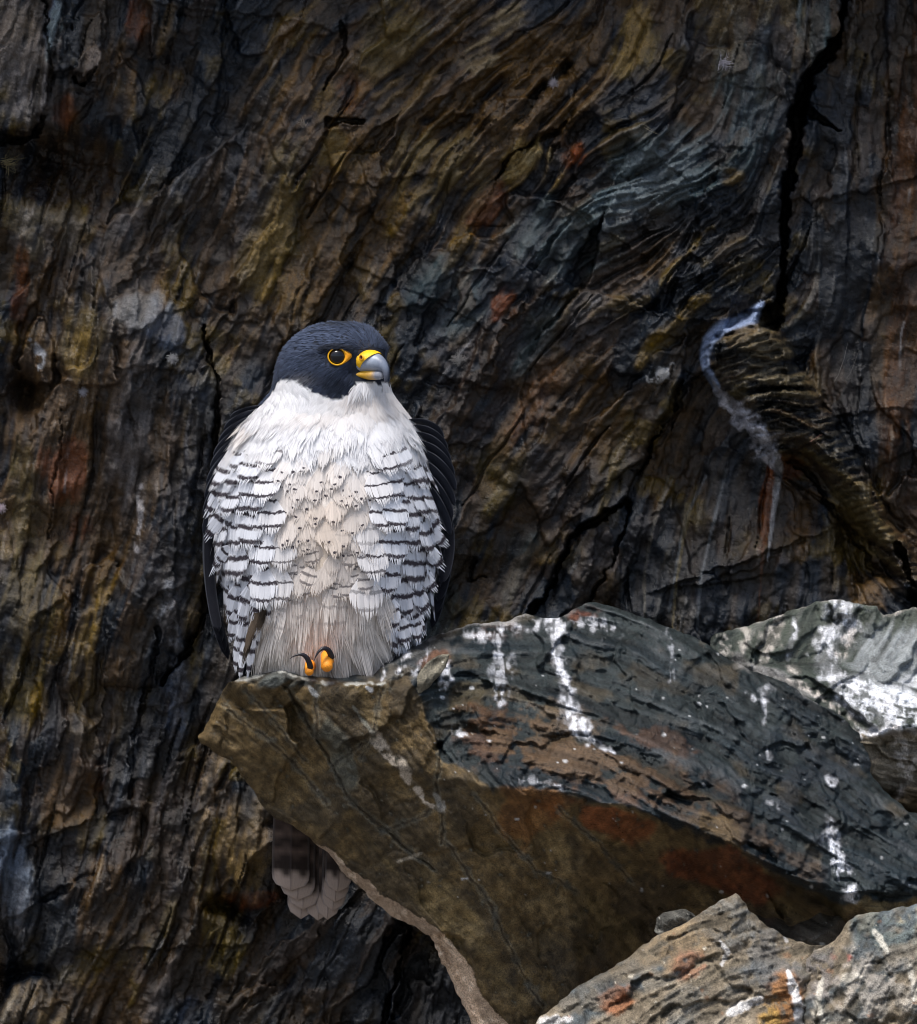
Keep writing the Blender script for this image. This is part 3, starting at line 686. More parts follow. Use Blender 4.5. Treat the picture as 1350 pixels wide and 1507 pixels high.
# ---- the great slab the falcon stands on
SL_OUT = [(290, 1086), (303, 1062), (318, 1035), (331, 1012), (350, 998), (385, 984), (412, 975), (440, 978), (462, 989), (500, 992), (545, 984), (560, 966),
          (590, 950), (622, 943), (660, 928), (700, 914), (745, 914), (775, 902), (802, 909), (835, 906), (858, 890), (882, 884), (912, 893), (950, 908), (1000, 926),
          (1045, 946), (1072, 967), (1112, 986), (1160, 1006), (1200, 1031), (1240, 1056), (1268, 1076), (1276, 1100), (1282, 1136), (1306, 1166), (1338, 1192),
          (1430, 1222), (1430, 1420), (1250, 1440), (1120, 1450), (980, 1470), (900, 1560), (740, 1580), (716, 1560), (690, 1505), (660, 1440), (640, 1388), (602, 1362), (560, 1336),
          (520, 1300), (476, 1252), (432, 1216), (398, 1200), (380, 1172), (346, 1131), (315, 1109)]
SL_C = [(290, 1086, 40), (303, 1062, 40), (331, 1012, 30), (350, 998, 40), (385, 984, 60), (412, 975, 60), (440, 978, 60), (500, 988, 60), (545, 980, 60), (560, 962, 60), (590, 946, 40),
        (622, 940, 60), (660, 924, 90), (700, 912, 110), (745, 912, 110), (775, 900, 120), (802, 907, 110), (835, 902, 120), (882, 882, 140), (912, 890, 140), (1000, 922, 130),
        (1072, 963, 110), (1160, 1002, 90), (1240, 1052, 70), (1270, 1074, 60), (1290, 1130, 60), (1338, 1190, 10), (1440, 1220, 0),
        # front lip under the feet
        (345, 1003, -30), (385, 994, -70), (415, 992, -95), (455, 1003, -112), (500, 1007, -118), (560, 1006, -120), (600, 992, -120), (622, 985, -110), (565, 985, -60), (600, 965, -40),
        # crease between the sunlit face and the brown underside
        (610, 1025, -132), (648, 1060, -140), (650, 1100, -150), (662, 1140, -158), (720, 1158, -185), (800, 1166, -205), (860, 1172, -215), (930, 1190, -225), (1010, 1212, -230), (1100, 1256, -225),
        (1180, 1296, -200), (1240, 1318, -170), (1340, 1310, -140), (1440, 1300, -130),
        # upper face
        (640, 975, -60), (700, 960, -10), (690, 1010, -90), (760, 1000, -50), (740, 1080, -140), (830, 960, 20), (860, 1060, -100), (900, 940, 70), (960, 1060, -70), (980, 1140, -160),
        (1080, 1060, -20), (1100, 1160, -140), (1180, 1100, -10), (1200, 1210, -130), (1260, 1180, -60), (1300, 1240, -90),
        # underside
        (400, 1090, -30), (470, 1080, -95), (485, 1120, -70), (520, 1180, -60), (440, 1160, 0), (360, 1110, 20), (346, 1131, 45), (398, 1200, 60), (476, 1252, 55), (520, 1300, 55), (560, 1336, 55), (640, 1388, 45),
        (690, 1505, 60), (716, 1570, 70), (480, 1243, 20), (560, 1312, 15), (640, 1364, 0), (690, 1420, 0), (750, 1508, 10), (780, 1580, 20),
        (590, 1130, -115), (570, 1220, -55), (640, 1200, -105), (660, 1280, -60), (720, 1240, -110), (740, 1340, -40), (800, 1230, -130), (830, 1300, -40), (850, 1420, 20),
        (900, 1226, -120), (920, 1280, 50), (1000, 1262, 10), (1040, 1300, 180), (1110, 1300, 140), (1160, 1330, 210), (960, 1360, 210), (1080, 1380, 270), (1200, 1360, 190), (1240, 1430, 160), (900, 1470, 170), (860, 1560, 90),
        (980, 1480, 290), (1440, 1430, 40), (1340, 1380, -60)]
def _edge(pts, C=SL_C):
    lk = {(p[0], p[1]): i for i, p in enumerate(C)}
    return [(lk[a], lk[b]) for a, b in zip(pts[:-1], pts[1:])]
SL_E = _edge([(345, 1003), (385, 994), (415, 992), (455, 1003), (500, 1007), (560, 1006), (600, 992)]) + \
    _edge([(610, 1025), (648, 1060), (650, 1100), (662, 1140), (720, 1158), (800, 1166), (860, 1172), (930, 1190), (1010, 1212), (1100, 1256), (1180, 1296), (1240, 1318), (1340, 1310), (1440, 1300)]) + \
    _edge([(480, 1243), (560, 1312), (640, 1364), (690, 1420), (750, 1508), (780, 1580)]) + _edge([(470, 1080), (485, 1120), (520, 1180), (570, 1220)])

def sl_fol(X, Y):
    under = sstep(0, 40, pdist(SL_OUT, X, Y, True) * 0 + (Y - np.interp(X, [280, 600, 650, 860, 1010, 1180, 1400], [1000, 1010, 1070, 1172, 1212, 1296, 1310])))
    up = np.interp(X, [560, 700, 900, 1100, 1350], [60, 85, 112, 120, 125])
    lo = np.interp(X, [290, 480, 620, 800, 1200], [-52, -52, -42, -35, -60])
    return up * (1 - under) + lo * under

def sl_paint(X, Y, WX, WY, Lf, Lm, Lc, Lh, Li):
    K = np.zeros(X.shape + (3,), np.float32)
    yb = np.interp(X, [280, 345, 600, 622, 650, 720, 860, 1010, 1100, 1180, 1240, 1430], [1000, 1003, 1002, 1040, 1105, 1160, 1174, 1214, 1258, 1298, 1318, 1310])
    un = sstep(-4, 6, Y - yb + 6 * Lh)
    K[:] = (0.020, 0.026, 0.027)
    mixc(K, (0.011, 0.017, 0.021), sstep(-0.4, 0.9, Lc + 0.5 * Lh))
    mixc(K, (0.070, 0.075, 0.078), 0.5 * sstep(0.5, 1.6, Lm + 0.4 * Lh))
    mixc(K, (0.065, 0.048, 0.026), 0.5 * sstep(0.4, 1.3, -Lc + 0.6 * Lh))
    def pt(col, st, *b):
        mixc(K, np.array(col) * .58, .85 * st * sstep(0.2, 0.9, blob(WX, WY, *b) * (1 + 0.45 * Lm + 0.40 * Lh + .35 * Li)))
    pt((0.075, 0.062, 0.034), .8, 690, 1040, 40, 40); pt((0.11, 0.05, 0.024), .8, 730, 1080, 70, 50); pt((0.13, 0.085, 0.045), .7, 800, 1080, 80, 50)
    pt((0.12, 0.06, 0.03), .75, 900, 1140, 140, 34, 14); pt((0.13, 0.09, 0.055), .7, 880, 1130, 120, 26, 14); pt((0.085, 0.055, 0.034), .8, 1040, 1190, 110, 40, 26); pt((0.17, 0.11, 0.04), .5, 1055, 1222, 34, 22, 20)
    pt((0.12, 0.055, 0.025), .6, 960, 1080, 80, 18, 20); pt((0.028, 0.036, 0.046), .7, 1180, 1150, 90, 80); pt((0.030, 0.040, 0.044), .6, 1000, 1030, 140, 50, 20); pt((0.085, 0.055, 0.034), .7, 1160, 1270, 60, 24, 30)
    pt((0.16, 0.15, 0.135), .6, 640, 945, 60, 20, -20); pt((0.20, 0.075, 0.03), .7, 640, 975, 22, 14, -30); pt((0.21, 0.07, 0.04), .7, 860, 905, 24, 10, -20); pt((0.16, 0.10, 0.08), .5, 730, 930, 40, 14)
    pt((0.14, 0.12, 0.09), .8, 540, 990, 60, 14); pt((0.085, 0.10, 0.10), .7, 415, 990, 34, 14)
    # underside: olive brown, rust in the hollow
    U = np.zeros_like(K); U[:] = (0.096, 0.065, 0.028)
    mixc(U, (0.058, 0.042, 0.022), sstep(-0.5, 0.8, Lh + 0.4 * Lc)); mixc(U, (0.150, 0.108, 0.048), 0.6 * sstep(0.5, 1.5, Lc - 0.4 * Lh))
    mixc(U, (0.048, 0.038, 0.026), 0.25 * sstep(1.2, 2.2, Lm - 0.3 * Lc))
    mixc(U, (0.17, 0.055, 0.018), .8 * sstep(0.3, 0.7, blob(WX, WY, 900, 1215, 110, 26, 16) * (1 + 0.4 * Lh)))
    mixc(U, (0.15, 0.045, 0.016), .8 * sstep(0.3, 0.7, blob(WX, WY, 1060, 1280, 120, 36, 18) * (1 + 0.4 * Lh)))
    mixc(U, (0.16, 0.07, 0.02), .6 * sstep(0.3, 0.7, blob(WX, WY, 780, 1200, 60, 60, 30) * (1 + 0.5 * Lh)))
    mixc(U, (0.16, 0.115, 0.055), .55 * sstep(0.2, 0.8, blob(WX, WY, 830, 1320, 120, 44, -36) * (1 + 0.5 * Lh)))
    mixc(U, (0.10, 0.105, 0.085), .5 * sstep(0.3, 0.7, blob(WX, WY, 500, 1110, 16, 50, -20) * (1 + 0.5 * Lh)))
    U *= np.clip(1 + .14 * Li + .03 * Lf, .5, 1.6)[..., None]
    # crisp fracture lines on the brown face
    for pl in ([(415, 1008), (440, 1040), (470, 1090), (492, 1130), (510, 1172), (560, 1216), (600, 1250), (640, 1280)], [(565, 1008), (556, 1040), (548, 1090), (530, 1120)],
               [(648, 1060), (646, 1120), (640, 1150), (652, 1200), (650, 1240)], [(565, 1225), (610, 1205), (640, 1190)], [(488, 1125), (520, 1105), (545, 1088)], [(470, 1010), (462, 1040), (470, 1090)],
               [(700, 1170), (740, 1230), (790, 1280), (850, 1310)], [(660, 1240), (720, 1330), (760, 1420), (800, 1480)], [(820, 1190), (880, 1240), (930, 1300)], [(330, 1040), (380, 1080), (430, 1120), (480, 1180)], [(360, 1010), (400, 1060), (450, 1120)]):
        dd = pdist(pl, WX, WY); mixc(U, (0.028, 0.022, 0.015), 0.8 * sstep(2.4, 0.6, dd * (1 + 0.4 * Li)))
        mixc(U, (0.17, 0.16, 0.12), 0.35 * sstep(2.6, 0.8, np.abs(dd - 3.4) * (1.2 + 0.5 * Li)))
    # pale rim of freshly broken rock
    rim = inside([(466, 1240), (482, 1246), (520, 1282), (560, 1314), (604, 1342), (642, 1366), (668, 1392), (690, 1425), (712, 1466), (752, 1512), (790, 1590), (640, 1590), (600, 1380)], WX, WY)
    mixc(U, (0.50, 0.365, 0.255), 0.92 * rim); mixc(U, (0.27, 0.185, 0.12), 0.75 * rim * sstep(-.2, 1.1, Lh + Li * .8 + .4 * Lm)); mixc(U, (0.62, 0.50, 0.38), .5 * rim * sstep(.6, 1.6, Li + .6 * Lf))
    streak(U, X, Y, [(546, 1076, 3), (552, 1086, 8), (562, 1096, 8), (572, 1114, 5), (586, 1122, 8), (598, 1140, 6), (604, 1154, 4), (618, 1164, 5), (624, 1180, 3), (636, 1186, 3)], (0.40, 0.34, 0.27), .9, .8, sstep(-1.6, .2, Li + .5 * Lh))
    streak(U, X, Y, [(520, 1040, 2), (535, 1062, 4), (550, 1080, 3)], (0.20, 0.20, 0.17), .6, .8)
    streak(U, X, Y, [(586, 1268, 2), (605, 1262, 3), (620, 1256, 2)], (0.30, 0.26, 0.20), .7, .6)
    streak(U, X, Y, [(640, 1170, 3), (652, 1190, 5), (654, 1180, 2)], (0.36, 0.35, 0.32), .6, .9)
    streak(U, X, Y, [(540, 1012, 2), (546, 1016, 3)], WHITE, .8, .4); streak(U, X, Y, [(455, 1010, 2), (462, 1020, 4), (466, 1024, 3)], (0.4, 0.4, 0.38), .8, .4)
    mixc(U, (0.10, 0.115, 0.11), .7 * sstep(0.3, 0.7, blob(WX, WY, 420, 1000, 40, 18, 10) * (1 + 0.5 * Lm)))
    K[:] = K * (1 - un[..., None]) + U * un[..., None]
    # droppings
    bk = sstep(-0.9, 0.7, Li + 0.6 * Lm)
    vg = norm(fbm(X, Y * .22, 5, 3, 310)); bk = sstep(-1.0, 0.9, .8 * Li + .8 * vg)
    up = 1 - un
    for pts, st, rg in (([(815, 915, 9), (820, 940, 7), (822, 975, 7), (832, 1005, 8), (840, 1035, 9), (852, 1065, 13), (858, 1085, 10), (878, 1094, 5), (905, 1108, 2)], .95, .5),
                        ([(738, 920, 10), (734, 945, 9), (740, 980, 11), (736, 1010, 10), (738, 1034, 6)], .62, .9), ([(690, 935, 5), (720, 932, 9), (760, 922, 9), (800, 915, 10), (850, 918, 8), (905, 925, 6)], .6, 1.0),
                        ([(655, 975, 4), (657, 1000, 6), (655, 1012, 4)], .8, .8), ([(1128, 1010, 5), (1122, 1025, 3), (1127, 1050, 4), (1126, 1085, 4), (1130, 1118, 3)], .38, .9), ([(1100, 1020, 2), (1112, 1030, 4), (1130, 1032, 3)], .6, .6),
                        ([(1222, 1212, 7), (1224, 1230, 9), (1228, 1250, 9), (1234, 1258, 5)], .95, .5), ([(1230, 1268, 7), (1242, 1285, 9), (1250, 1305, 8), (1256, 1322, 6)], .85, .7), ([(985, 925, 4), (988, 960, 3), (990, 1000, 2), (972, 1015, 2)], .3, .9),
                        ([(1130, 1106, 3), (1134, 1114, 5), (1133, 1118, 3)], .9, .3), ([(1220, 1146, 3), (1226, 1152, 6), (1232, 1155, 3)], .8, .6), ([(1130, 1180, 2), (1146, 1190, 4), (1160, 1192, 2)], .4, .8), ([(675, 1075, 7), (680, 1085, 8)], .6, .9),
                        ([(760, 1145, 4), (800, 1152, 5), (830, 1160, 4)], .35, 1.0), ([(590, 950, 4), (600, 960, 6), (595, 980, 4), (585, 990, 2)], .7, .9), ([(560, 970, 5), (568, 985, 3), (562, 1000, 2)], .75, .7), ([(632, 955, 3), (622, 975, 4), (610, 990, 3)], .6, .9)):
        streak(K, X, Y, pts, (0.60, 0.61, 0.65), .95 * st, rg + .35, bk if st < .9 else .25 + .75 * bk, .75)
    # whitish bloom along the top rim
    rd = pdist(SL_OUT[12:33], WX, WY)
    spread(K, sstep(16, 0, rd) * (0.7 + 0.35 * Lm + 0.3 * Lh), (0.32, 0.31, 0.30), .6, (.4, 1.2))
    rl = pdist([(345, 1003), (385, 990), (415, 985), (455, 1003), (500, 1007), (560, 1006), (600, 992)], WX, WY)
    spread(K, sstep(5, 0, rl) * (0.8 + 0.4 * Li), (0.36, 0.36, 0.33), .7, (.4, 1.0))
    speckle(K, X, Y, 110, (640, 930, 1340, 1320), 3.2, (0.45, 0.46, 0.47), 5, .7); speckle(K, X, Y, 30, (300, 1000, 700, 1300), 1.8, (0.36, 0.34, 0.29), 6, .5)
    gr = 1 - .75 * un
    K *= np.clip(1 + gr * (0.18 * Lf + 0.16 * Lm) + 0.10 * Li, .35, 1.9)[..., None]
    # relief: lumpy upper face, calmer underside, raised veins
    dadd = (1 - un) * (3.2 * terrace(Lc + 0.4 * Lh, 1.5) + 2.0 * Lm) - un * 0.0
    cr = pdist([(415, 1008), (440, 1040), (470, 1090), (492, 1130), (510, 1172), (560, 1216), (600, 1250), (640, 1280)], WX, WY)
    dadd = dadd - 7 * sstep(4, 0.5, cr) - 5 * sstep(4, 0.5, pdist([(648, 1060), (646, 1120), (640, 1150), (652, 1200), (650, 1240)], WX, WY))
    dadd = dadd + 10 * sstep(0, 6, (X - 470) * 0.6 + (1090 - Y) * 0.35) * blob(X, Y, 560, 1090, 90, 70) * un
    return K, dadd

def sl_thick(x, y):
    return np.interp(x, [280, 350, 560, 640, 760, 1400], [60, 130, 150, 260, 420, 520])
def sl_back(x, y):
    return np.interp(x, [330, 420, 600, 660], [0, 16, 16, 0]) * (y < 1010)
slab = rock('ledge_slab', SL_OUT, SL_C, SL_E, sl_fol, sl_paint, M_ledge, sl_thick, 1.8, 1, (2.0, 1.5, 0.8, 2.0), 10, sl_back,
            label='large jutting slate slab that the falcon stands on', cat='rock', fac=1.0,
            facet_mask=lambda X, Y: 1 - .75 * sstep(0, 20, Y - np.interp(X, [280, 345, 600, 622, 650, 720, 860, 1010, 1100, 1180, 1240, 1430], [1000, 1003, 1002, 1040, 1105, 1160, 1174, 1214, 1258, 1298, 1318, 1310])))

# ---- whitewashed ledge behind, right
RL_OUT = [(1040, 950), (1052, 934), (1085, 922), (1100, 920), (1130, 911), (1150, 904), (1175, 896), (1200, 886), (1222, 880), (1262, 888), (1290, 893), (1302, 906), (1330, 896), (1430, 885), (1430, 1260),
          (1330, 1215), (1290, 1180), (1255, 1120), (1230, 1080), (1150, 1030), (1060, 985)]
RL_C = [(1040, 955, 250), (1052, 934, 260), (1100, 918, 270), (1150, 902, 275), (1222, 878, 285), (1290, 890, 285), (1302, 906, 290), (1430, 885, 320), (1090, 965, 215), (1130, 975, 190), (1170, 985, 180), (1215, 980, 200),
        (1260, 960, 235), (1290, 930, 270), (1330, 910, 300), (1160, 1010, 140), (1240, 1056, 100), (1262, 1070, 88), (1300, 1020, 150), (1350, 1000, 190), (1430, 990, 200), (1300, 1066, 92), (1350, 1064, 96), (1430, 1060, 100), (1320, 1020, 140),
        (1265, 1085, 84), (1300, 1080, 80), (1430, 1078, 84), (1280, 1140, 96), (1350, 1140, 100), (1430, 1140, 100), (1330, 1180, 130), (1430, 1190, 140), (1430, 1265, 220), (1330, 1215, 200), (1255, 1120, 120), (1230, 1080, 120), (1060, 985, 230), (1150, 1030, 150),
        (1300, 1180, 160)]
lk = lambda pts: _edge(pts, RL_C)
RL_E = lk([(1090, 965), (1130, 975), (1170, 985), (1215, 980), (1260, 960), (1290, 930)]) + lk([(1262, 1070), (1300, 1066), (1350, 1064), (1430, 1060)])
def rl_fol(X, Y):
    return np.where(Y < 975, 30, 100) + 0 * X
def rl_paint(X, Y, WX, WY, Lf, Lm, Lc, Lh, Li):
    K = np.zeros(X.shape + (3,), np.float32); K[:] = (0.055, 0.064, 0.052)
    mixc(K, (0.034, 0.042, 0.036), sstep(-0.3, 0.8, Lc)); mixc(K, (0.10, 0.10, 0.095), .5 * sstep(.5, 1.4, Lm))
    low = sstep(1070, 1080, Y); mixc(K, (0.17, 0.14, 0.10), low * .9); mixc(K, (0.25, 0.23, 0.19), low * .6 * sstep(0, 1, Lh)); mixc(K, (0.10, 0.066, 0.03), sstep(1150, 1175, Y) * .85)
    bowl = blob(WX, WY, 1330, 985, 90, 60, 10); spread(K, bowl * (1 + .35 * Lm), (0.20, 0.215, 0.22), .85, (.2, .6))
    spread(K, blob(WX, WY, 1120, 990, 90, 16, 24) * (1 + .4 * Lm), (0.17, 0.165, 0.16), .8)
    vg = norm(fbm(X, Y * .3, 5, 3, 311)); bk = sstep(-1.0, 0.7, .8 * Li + 0.5 * Lm + .6 * vg)
    spread(K, blob(WX, WY, 1300, 1035, 70, 26, 14) * (1 + .5 * Lm + .5 * Li + .3 * Lf), (0.60, 0.62, 0.66), .9, (.25, .9)); spread(K, blob(WX, WY, 1345, 1010, 50, 16, -4) * (1 + .4 * Lm), (0.55, 0.57, 0.6), .8, (.3, .7))
    for pts, st, rg in (([(1060, 935, 6), (1070, 945, 7), (1066, 960, 5)], .7, .8), ([(1095, 922, 5), (1100, 935, 5), (1094, 960, 4)], .5, .8), ([(1150, 906, 4), (1142, 930, 9), (1130, 955, 10), (1120, 972, 7)], .8, .5),
                        ([(1168, 910, 3), (1172, 928, 5), (1165, 950, 4), (1160, 970, 4)], .85, .5), ([(1236, 884, 12), (1240, 900, 22), (1246, 915, 22), (1240, 925, 20)], .9, .25), ([(1222, 928, 10), (1216, 950, 12), (1214, 970, 14), (1225, 990, 16), (1250, 1005, 14), (1280, 1020, 16), (1300, 1040, 18)], .9, .4),
                        ([(1255, 930, 8), (1246, 945, 8), (1238, 958, 8)], .8, .6), ([(1225, 995, 10), (1236, 1020, 9), (1250, 1040, 9), (1268, 1052, 8)], .85, .5), ([(1160, 1000, 3), (1200, 1020, 5), (1230, 1042, 5), (1262, 1064, 5)], .8, .6),
                        ([(1265, 1078, 6), (1300, 1074, 6), (1345, 1074, 5)], .85, .5), ([(1322, 1076, 10), (1328, 1100, 12), (1332, 1120, 8)], .75, .6), ([(1344, 1120, 5), (1336, 1145, 6), (1326, 1165, 4), (1316, 1184, 2)], .6, .3), ([(1166, 984, 6), (1172, 988, 5)], .8, .3),
                        ([(1310, 905, 3), (1330, 897, 5), (1345, 893, 4)], .7, .5)):
        streak(K, X, Y, pts, (0.56, 0.57, 0.60) if st > .8 else (0.46, 0.42, 0.38), st, rg + .45, .25 + .75 * bk if rg <= .5 else bk, .6)
    rd = pdist(RL_OUT[:13], WX, WY); spread(K, sstep(5, 0, rd) * (0.8 + .4 * Lm), (0.36, 0.33, 0.30), .45, (.4, 1.2))
    K *= np.clip(1 + 0.16 * Lf + 0.14 * Lm + 0.08 * Li, .4, 1.8)[..., None]
    return K, None
rock('back_ledge', RL_OUT, RL_C, RL_E, rl_fol, rl_paint, M_ledge, lambda x, y: 260 + 0 * x, 1.8, 2, (2.0, 1.4, 0.7, 2.0), 7,
     label='low ledge behind the slab splashed white with droppings', cat='rock', fac=1.8)

# ---- boulders in the foreground
def bo_paint(seed):
    def f(X, Y, WX, WY, Lf, Lm, Lc, Lh, Li):
        K = np.zeros(X.shape + (3,), np.float32); K[:] = (0.165, 0.135, 0.095)
        mixc(K, (0.085, 0.098, 0.102), sstep(-.2, .9, Lc + .4 * Lh)); mixc(K, (0.23, 0.19, 0.135), .6 * sstep(.2, 1.2, Lh - .3 * Lc)); mixc(K, (0.10, 0.085, 0.06), .6 * sstep(.5, 1.4, -Lm - .3 * Lh))
        def pt(col, st, *b): mixc(K, np.array(col) * .85, .95 * st * sstep(.12, .8, blob(WX, WY, *b) * (1 + .5 * Lm + .45 * Lh + .4 * Li)))
        if seed == 1:
            pt((0.24, 0.085, 0.03), .8, 910, 1470, 22, 18); pt((0.20, 0.14, 0.075), .7, 1010, 1390, 60, 30, -20); pt((0.21, 0.09, 0.05), .6, 1020, 1420, 26, 20); pt((0.08, 0.09, 0.10), .6, 1140, 1420, 40, 60); pt((0.11, 0.12, 0.12), .6, 1070, 1360, 40, 34)
            pt((0.26, 0.11, 0.03), .8, 1150, 1480, 26, 40, 10); pt((0.30, 0.20, 0.05), .6, 1135, 1500, 14, 30); pt((0.075, 0.07, 0.06), .6, 880, 1450, 60, 24, -28)
            for pts, st in (([(1160, 1430, 3), (1168, 1450, 6), (1174, 1475, 7), (1178, 1500, 8), (1180, 1540, 8)], .9), ([(1060, 1385, 2), (1072, 1400, 4), (1062, 1420, 3)], .6), ([(1136, 1350, 3), (1150, 1370, 4), (1158, 1385, 2)], .7), ([(800, 1505, 6), (840, 1500, 6)], .7), ([(1075, 1490, 5), (1100, 1480, 6), (1120, 1470, 4)], .7)):
                streak(K, X, Y, pts, (0.56, 0.55, 0.54), st, .7)
        else:
            pt((0.30, 0.27, 0.23), .8, 1270, 1450, 60, 50); pt((0.24, 0.06, 0.045), .8, 1237, 1408, 16, 6, 10); pt((0.09, 0.11, 0.10), .6, 1300, 1370, 50, 24); pt((0.34, 0.27, 0.15), .6, 1325, 1350, 14, 8); pt((0.12, 0.11, 0.11), .6, 1210, 1430, 26, 40)
            for pts, st in (([(1288, 1372, 3), (1300, 1390, 4), (1306, 1402, 3)], .7), ([(1210, 1440, 3), (1204, 1470, 5), (1210, 1505, 6)], .6), ([(1340, 1420, 4), (1345, 1470, 5)], .5), ([(1250, 1440, 8), (1262, 1436, 8)], .5)):
                streak(K, X, Y, pts, (0.52, 0.49, 0.42), st, .8)
        speckle(K, X, Y, 110, (760, 1320, 1400, 1540), 3.6, (0.46, 0.42, 0.34), 20 + seed, .6); speckle(K, X, Y, 70, (760, 1320, 1400, 1540), 5, (0.20, 0.10, 0.05), 30 + seed, .5)
        K *= np.clip(1 + 0.16 * Lf + 0.18 * Lm + 0.14 * Li, .35, 1.8)[..., None]
        return K, 2.4 * terrace(Lc + .5 * Lh, 1.1) + 0.5 * Li + 0.8 * Lm
    return f
B1_OUT = [(745, 1580), (775, 1520), (800, 1492), (850, 1452), (880, 1432), (905, 1420), (940, 1394), (966, 1376), (1000, 1362), (1040, 1336), (1064, 1322), (1083, 1315), (1098, 1330), (1108, 1346), (1128, 1362), (1150, 1370), (1172, 1384), (1196, 1392), (1216, 1390), (1222, 1580)]
B1_C = [(745, 1580, -260), (800, 1490, -270), (880, 1430, -280), (966, 1374, -270), (1040, 1334, -270), (1083, 1313, -280), (1098, 1330, -275), (1128, 1362, -270), (1196, 1390, -260), (1222, 1580, -330), (1080, 1360, -320), (1010, 1400, -340), (900, 1470, -330), (960, 1470, -390),
        (1070, 1450, -380), (1130, 1430, -330), (1160, 1500, -380), (1060, 1540, -430), (900, 1550, -400), (1110, 1390, -310), (1180, 1440, -320)]
rock('boulder', B1_OUT, B1_C, [], lambda X, Y: 62 + 0 * X + 25 * vnoise(X / 80, Y / 80, 401), bo_paint(1), M_boulder, lambda x, y: 160 + 0 * x, 1.8, 3, (3.0, 2.0, 0.9, 3.0), 12, label='grey-tan peaked boulder below the dark hollow', cat='rock')
B2_OUT = [(1182, 1580), (1176, 1470), (1180, 1425), (1196, 1400), (1226, 1386), (1244, 1358), (1262, 1346), (1292, 1340), (1320, 1336), (1346, 1329), (1430, 1322), (1430, 1580)]
B2_C = [(1182, 1580, -340), (1176, 1470, -320), (1190, 1405, -300), (1230, 1382, -290), (1262, 1344, -290), (1346, 1327, -290), (1430, 1322, -290), (1430, 1580, -420), (1230, 1420, -350), (1300, 1380, -350), (1250, 1470, -400), (1340, 1440, -410), (1260, 1550, -430), (1350, 1550, -430), (1370, 1370, -340), (1200, 1500, -370)]
rock('boulder', B2_OUT, B2_C, [], lambda X, Y: 40 + 0 * X + 30 * vnoise(X / 70, Y / 70, 402), bo_paint(2), M_boulder, lambda x, y: 160 + 0 * x, 1.8, 4, (3.0, 2.0, 0.9, 3.0), 14, label='pale lichen-spotted boulder in the lower right corner', cat='rock')
# darker stones wedged in the hollow
def st_paint(col):
    def f(X, Y, WX, WY, Lf, Lm, Lc, Lh, Li):
        K = np.zeros(X.shape + (3,), np.float32); K[:] = col
        mixc(K, np.array(col) * 1.9, .5 * sstep(.4, 1.4, Lm)); mixc(K, np.array(col) * .5, .6 * sstep(.3, 1.2, -Lc)); speckle(K, X, Y, 14, (X.min(), Y.min(), X.max(), Y.max()), 3, (.4, .38, .33), 9)
        K *= np.clip(1 + .2 * Lf + .15 * Lm, .4, 1.8)[..., None]
        return K, None
    return f
S1 = [(1098, 1352), (1112, 1346), (1124, 1352), (1146, 1348), (1168, 1362), (1190, 1356), (1206, 1340), (1228, 1346), (1250, 1338), (1252, 1400), (1222, 1420), (1180, 1430), (1140, 1420), (1112, 1390)]
rock('wedged_stone', S1, [(p[0], p[1], -40) for p in S1] + [(1160, 1385, -130), (1200, 1380, -150), (1220, 1365, -110), (1135, 1375, -130)], [], lambda X, Y: -60 + 0 * X, st_paint((0.085, 0.072, 0.055)), M_ledge, lambda x, y: 120 + 0 * x, 2.0, 5, (2, 1.4, .7, 2), 10,
     label='dark brown stone wedged between slab and boulders', cat='rock')
S2 = [(962, 1372), (966, 1350), (976, 1342), (992, 1339), (1008, 1337), (1022, 1344), (1030, 1356), (1000, 1372), (975, 1382)]
rock('rock_flake', S2, [(p[0], p[1], -262) for p in S2] + [(988, 1352, -272), (975, 1362, -268)], [], lambda X, Y: -60 + 0 * X, st_paint((0.075, 0.072, 0.062)), M_boulder, lambda x, y: 24 + 0 * x, 1.6, 6, (2.4, 1.8, .9, 2.0), 4,
     label='small curled flake of slate behind the peaked boulder', cat='rock', warp=(2, 1))
S3 = [(474, 181), (490, 172), (512, 163), (528, 160), (540, 170), (548, 176), (530, 182), (500, 186), (482, 186)]
rock('rock_flake', S3, [(p[0], p[1], 415) for p in S3] + [(512, 172, 398), (528, 168, 402)], [], lambda X, Y: 70 + 0 * X, st_paint((0.06, 0.055, 0.045)), M_cliff, lambda x, y: 60 + 0 * x, 1.6, 7, (.8, .6, .4, .8), 4,
     label='thin dark flake jutting from the wall above the falcon', cat='rock', warp=(2, 1))
# leaf-shaped chip on the slab right of the feet
S4 = [(610, 1016), (609, 1004), (616, 988), (630, 972), (648, 962), (664, 960), (660, 975), (652, 990), (640, 1004), (626, 1018), (617, 1026)]
rock('rock_flake', S4, [(p[0], p[1], -126) for p in S4] + [(634, 990, -136), (622, 1006, -138)], [], lambda X, Y: 35 + 0 * X, st_paint((0.15, 0.135, 0.10)), M_ledge, lambda x, y: 40 + 0 * x, 1.5, 8, (.6, .5, .4, .8), 4,
     label='leaf-shaped pale chip on the slab right of the feet', cat='rock', warp=(2, 1))

# ---- the ground far below, out of the picture, added to bounce light up
gme_v = np.array([(-400, -400, -6), (400, -400, -6), (400, 30, -6), (-400, 30, -6)], float)
ground = mesh('ground', gme_v, np.array([[0, 1, 2, 3]]), plain('shingle', (0.16, 0.15, 0.14), 0.9, 0.2, 0.4, 3.0), None, None, False)
tag(ground, 'grey shingle far below the cliff, unseen and added to bounce light up', 'ground', 'structure')
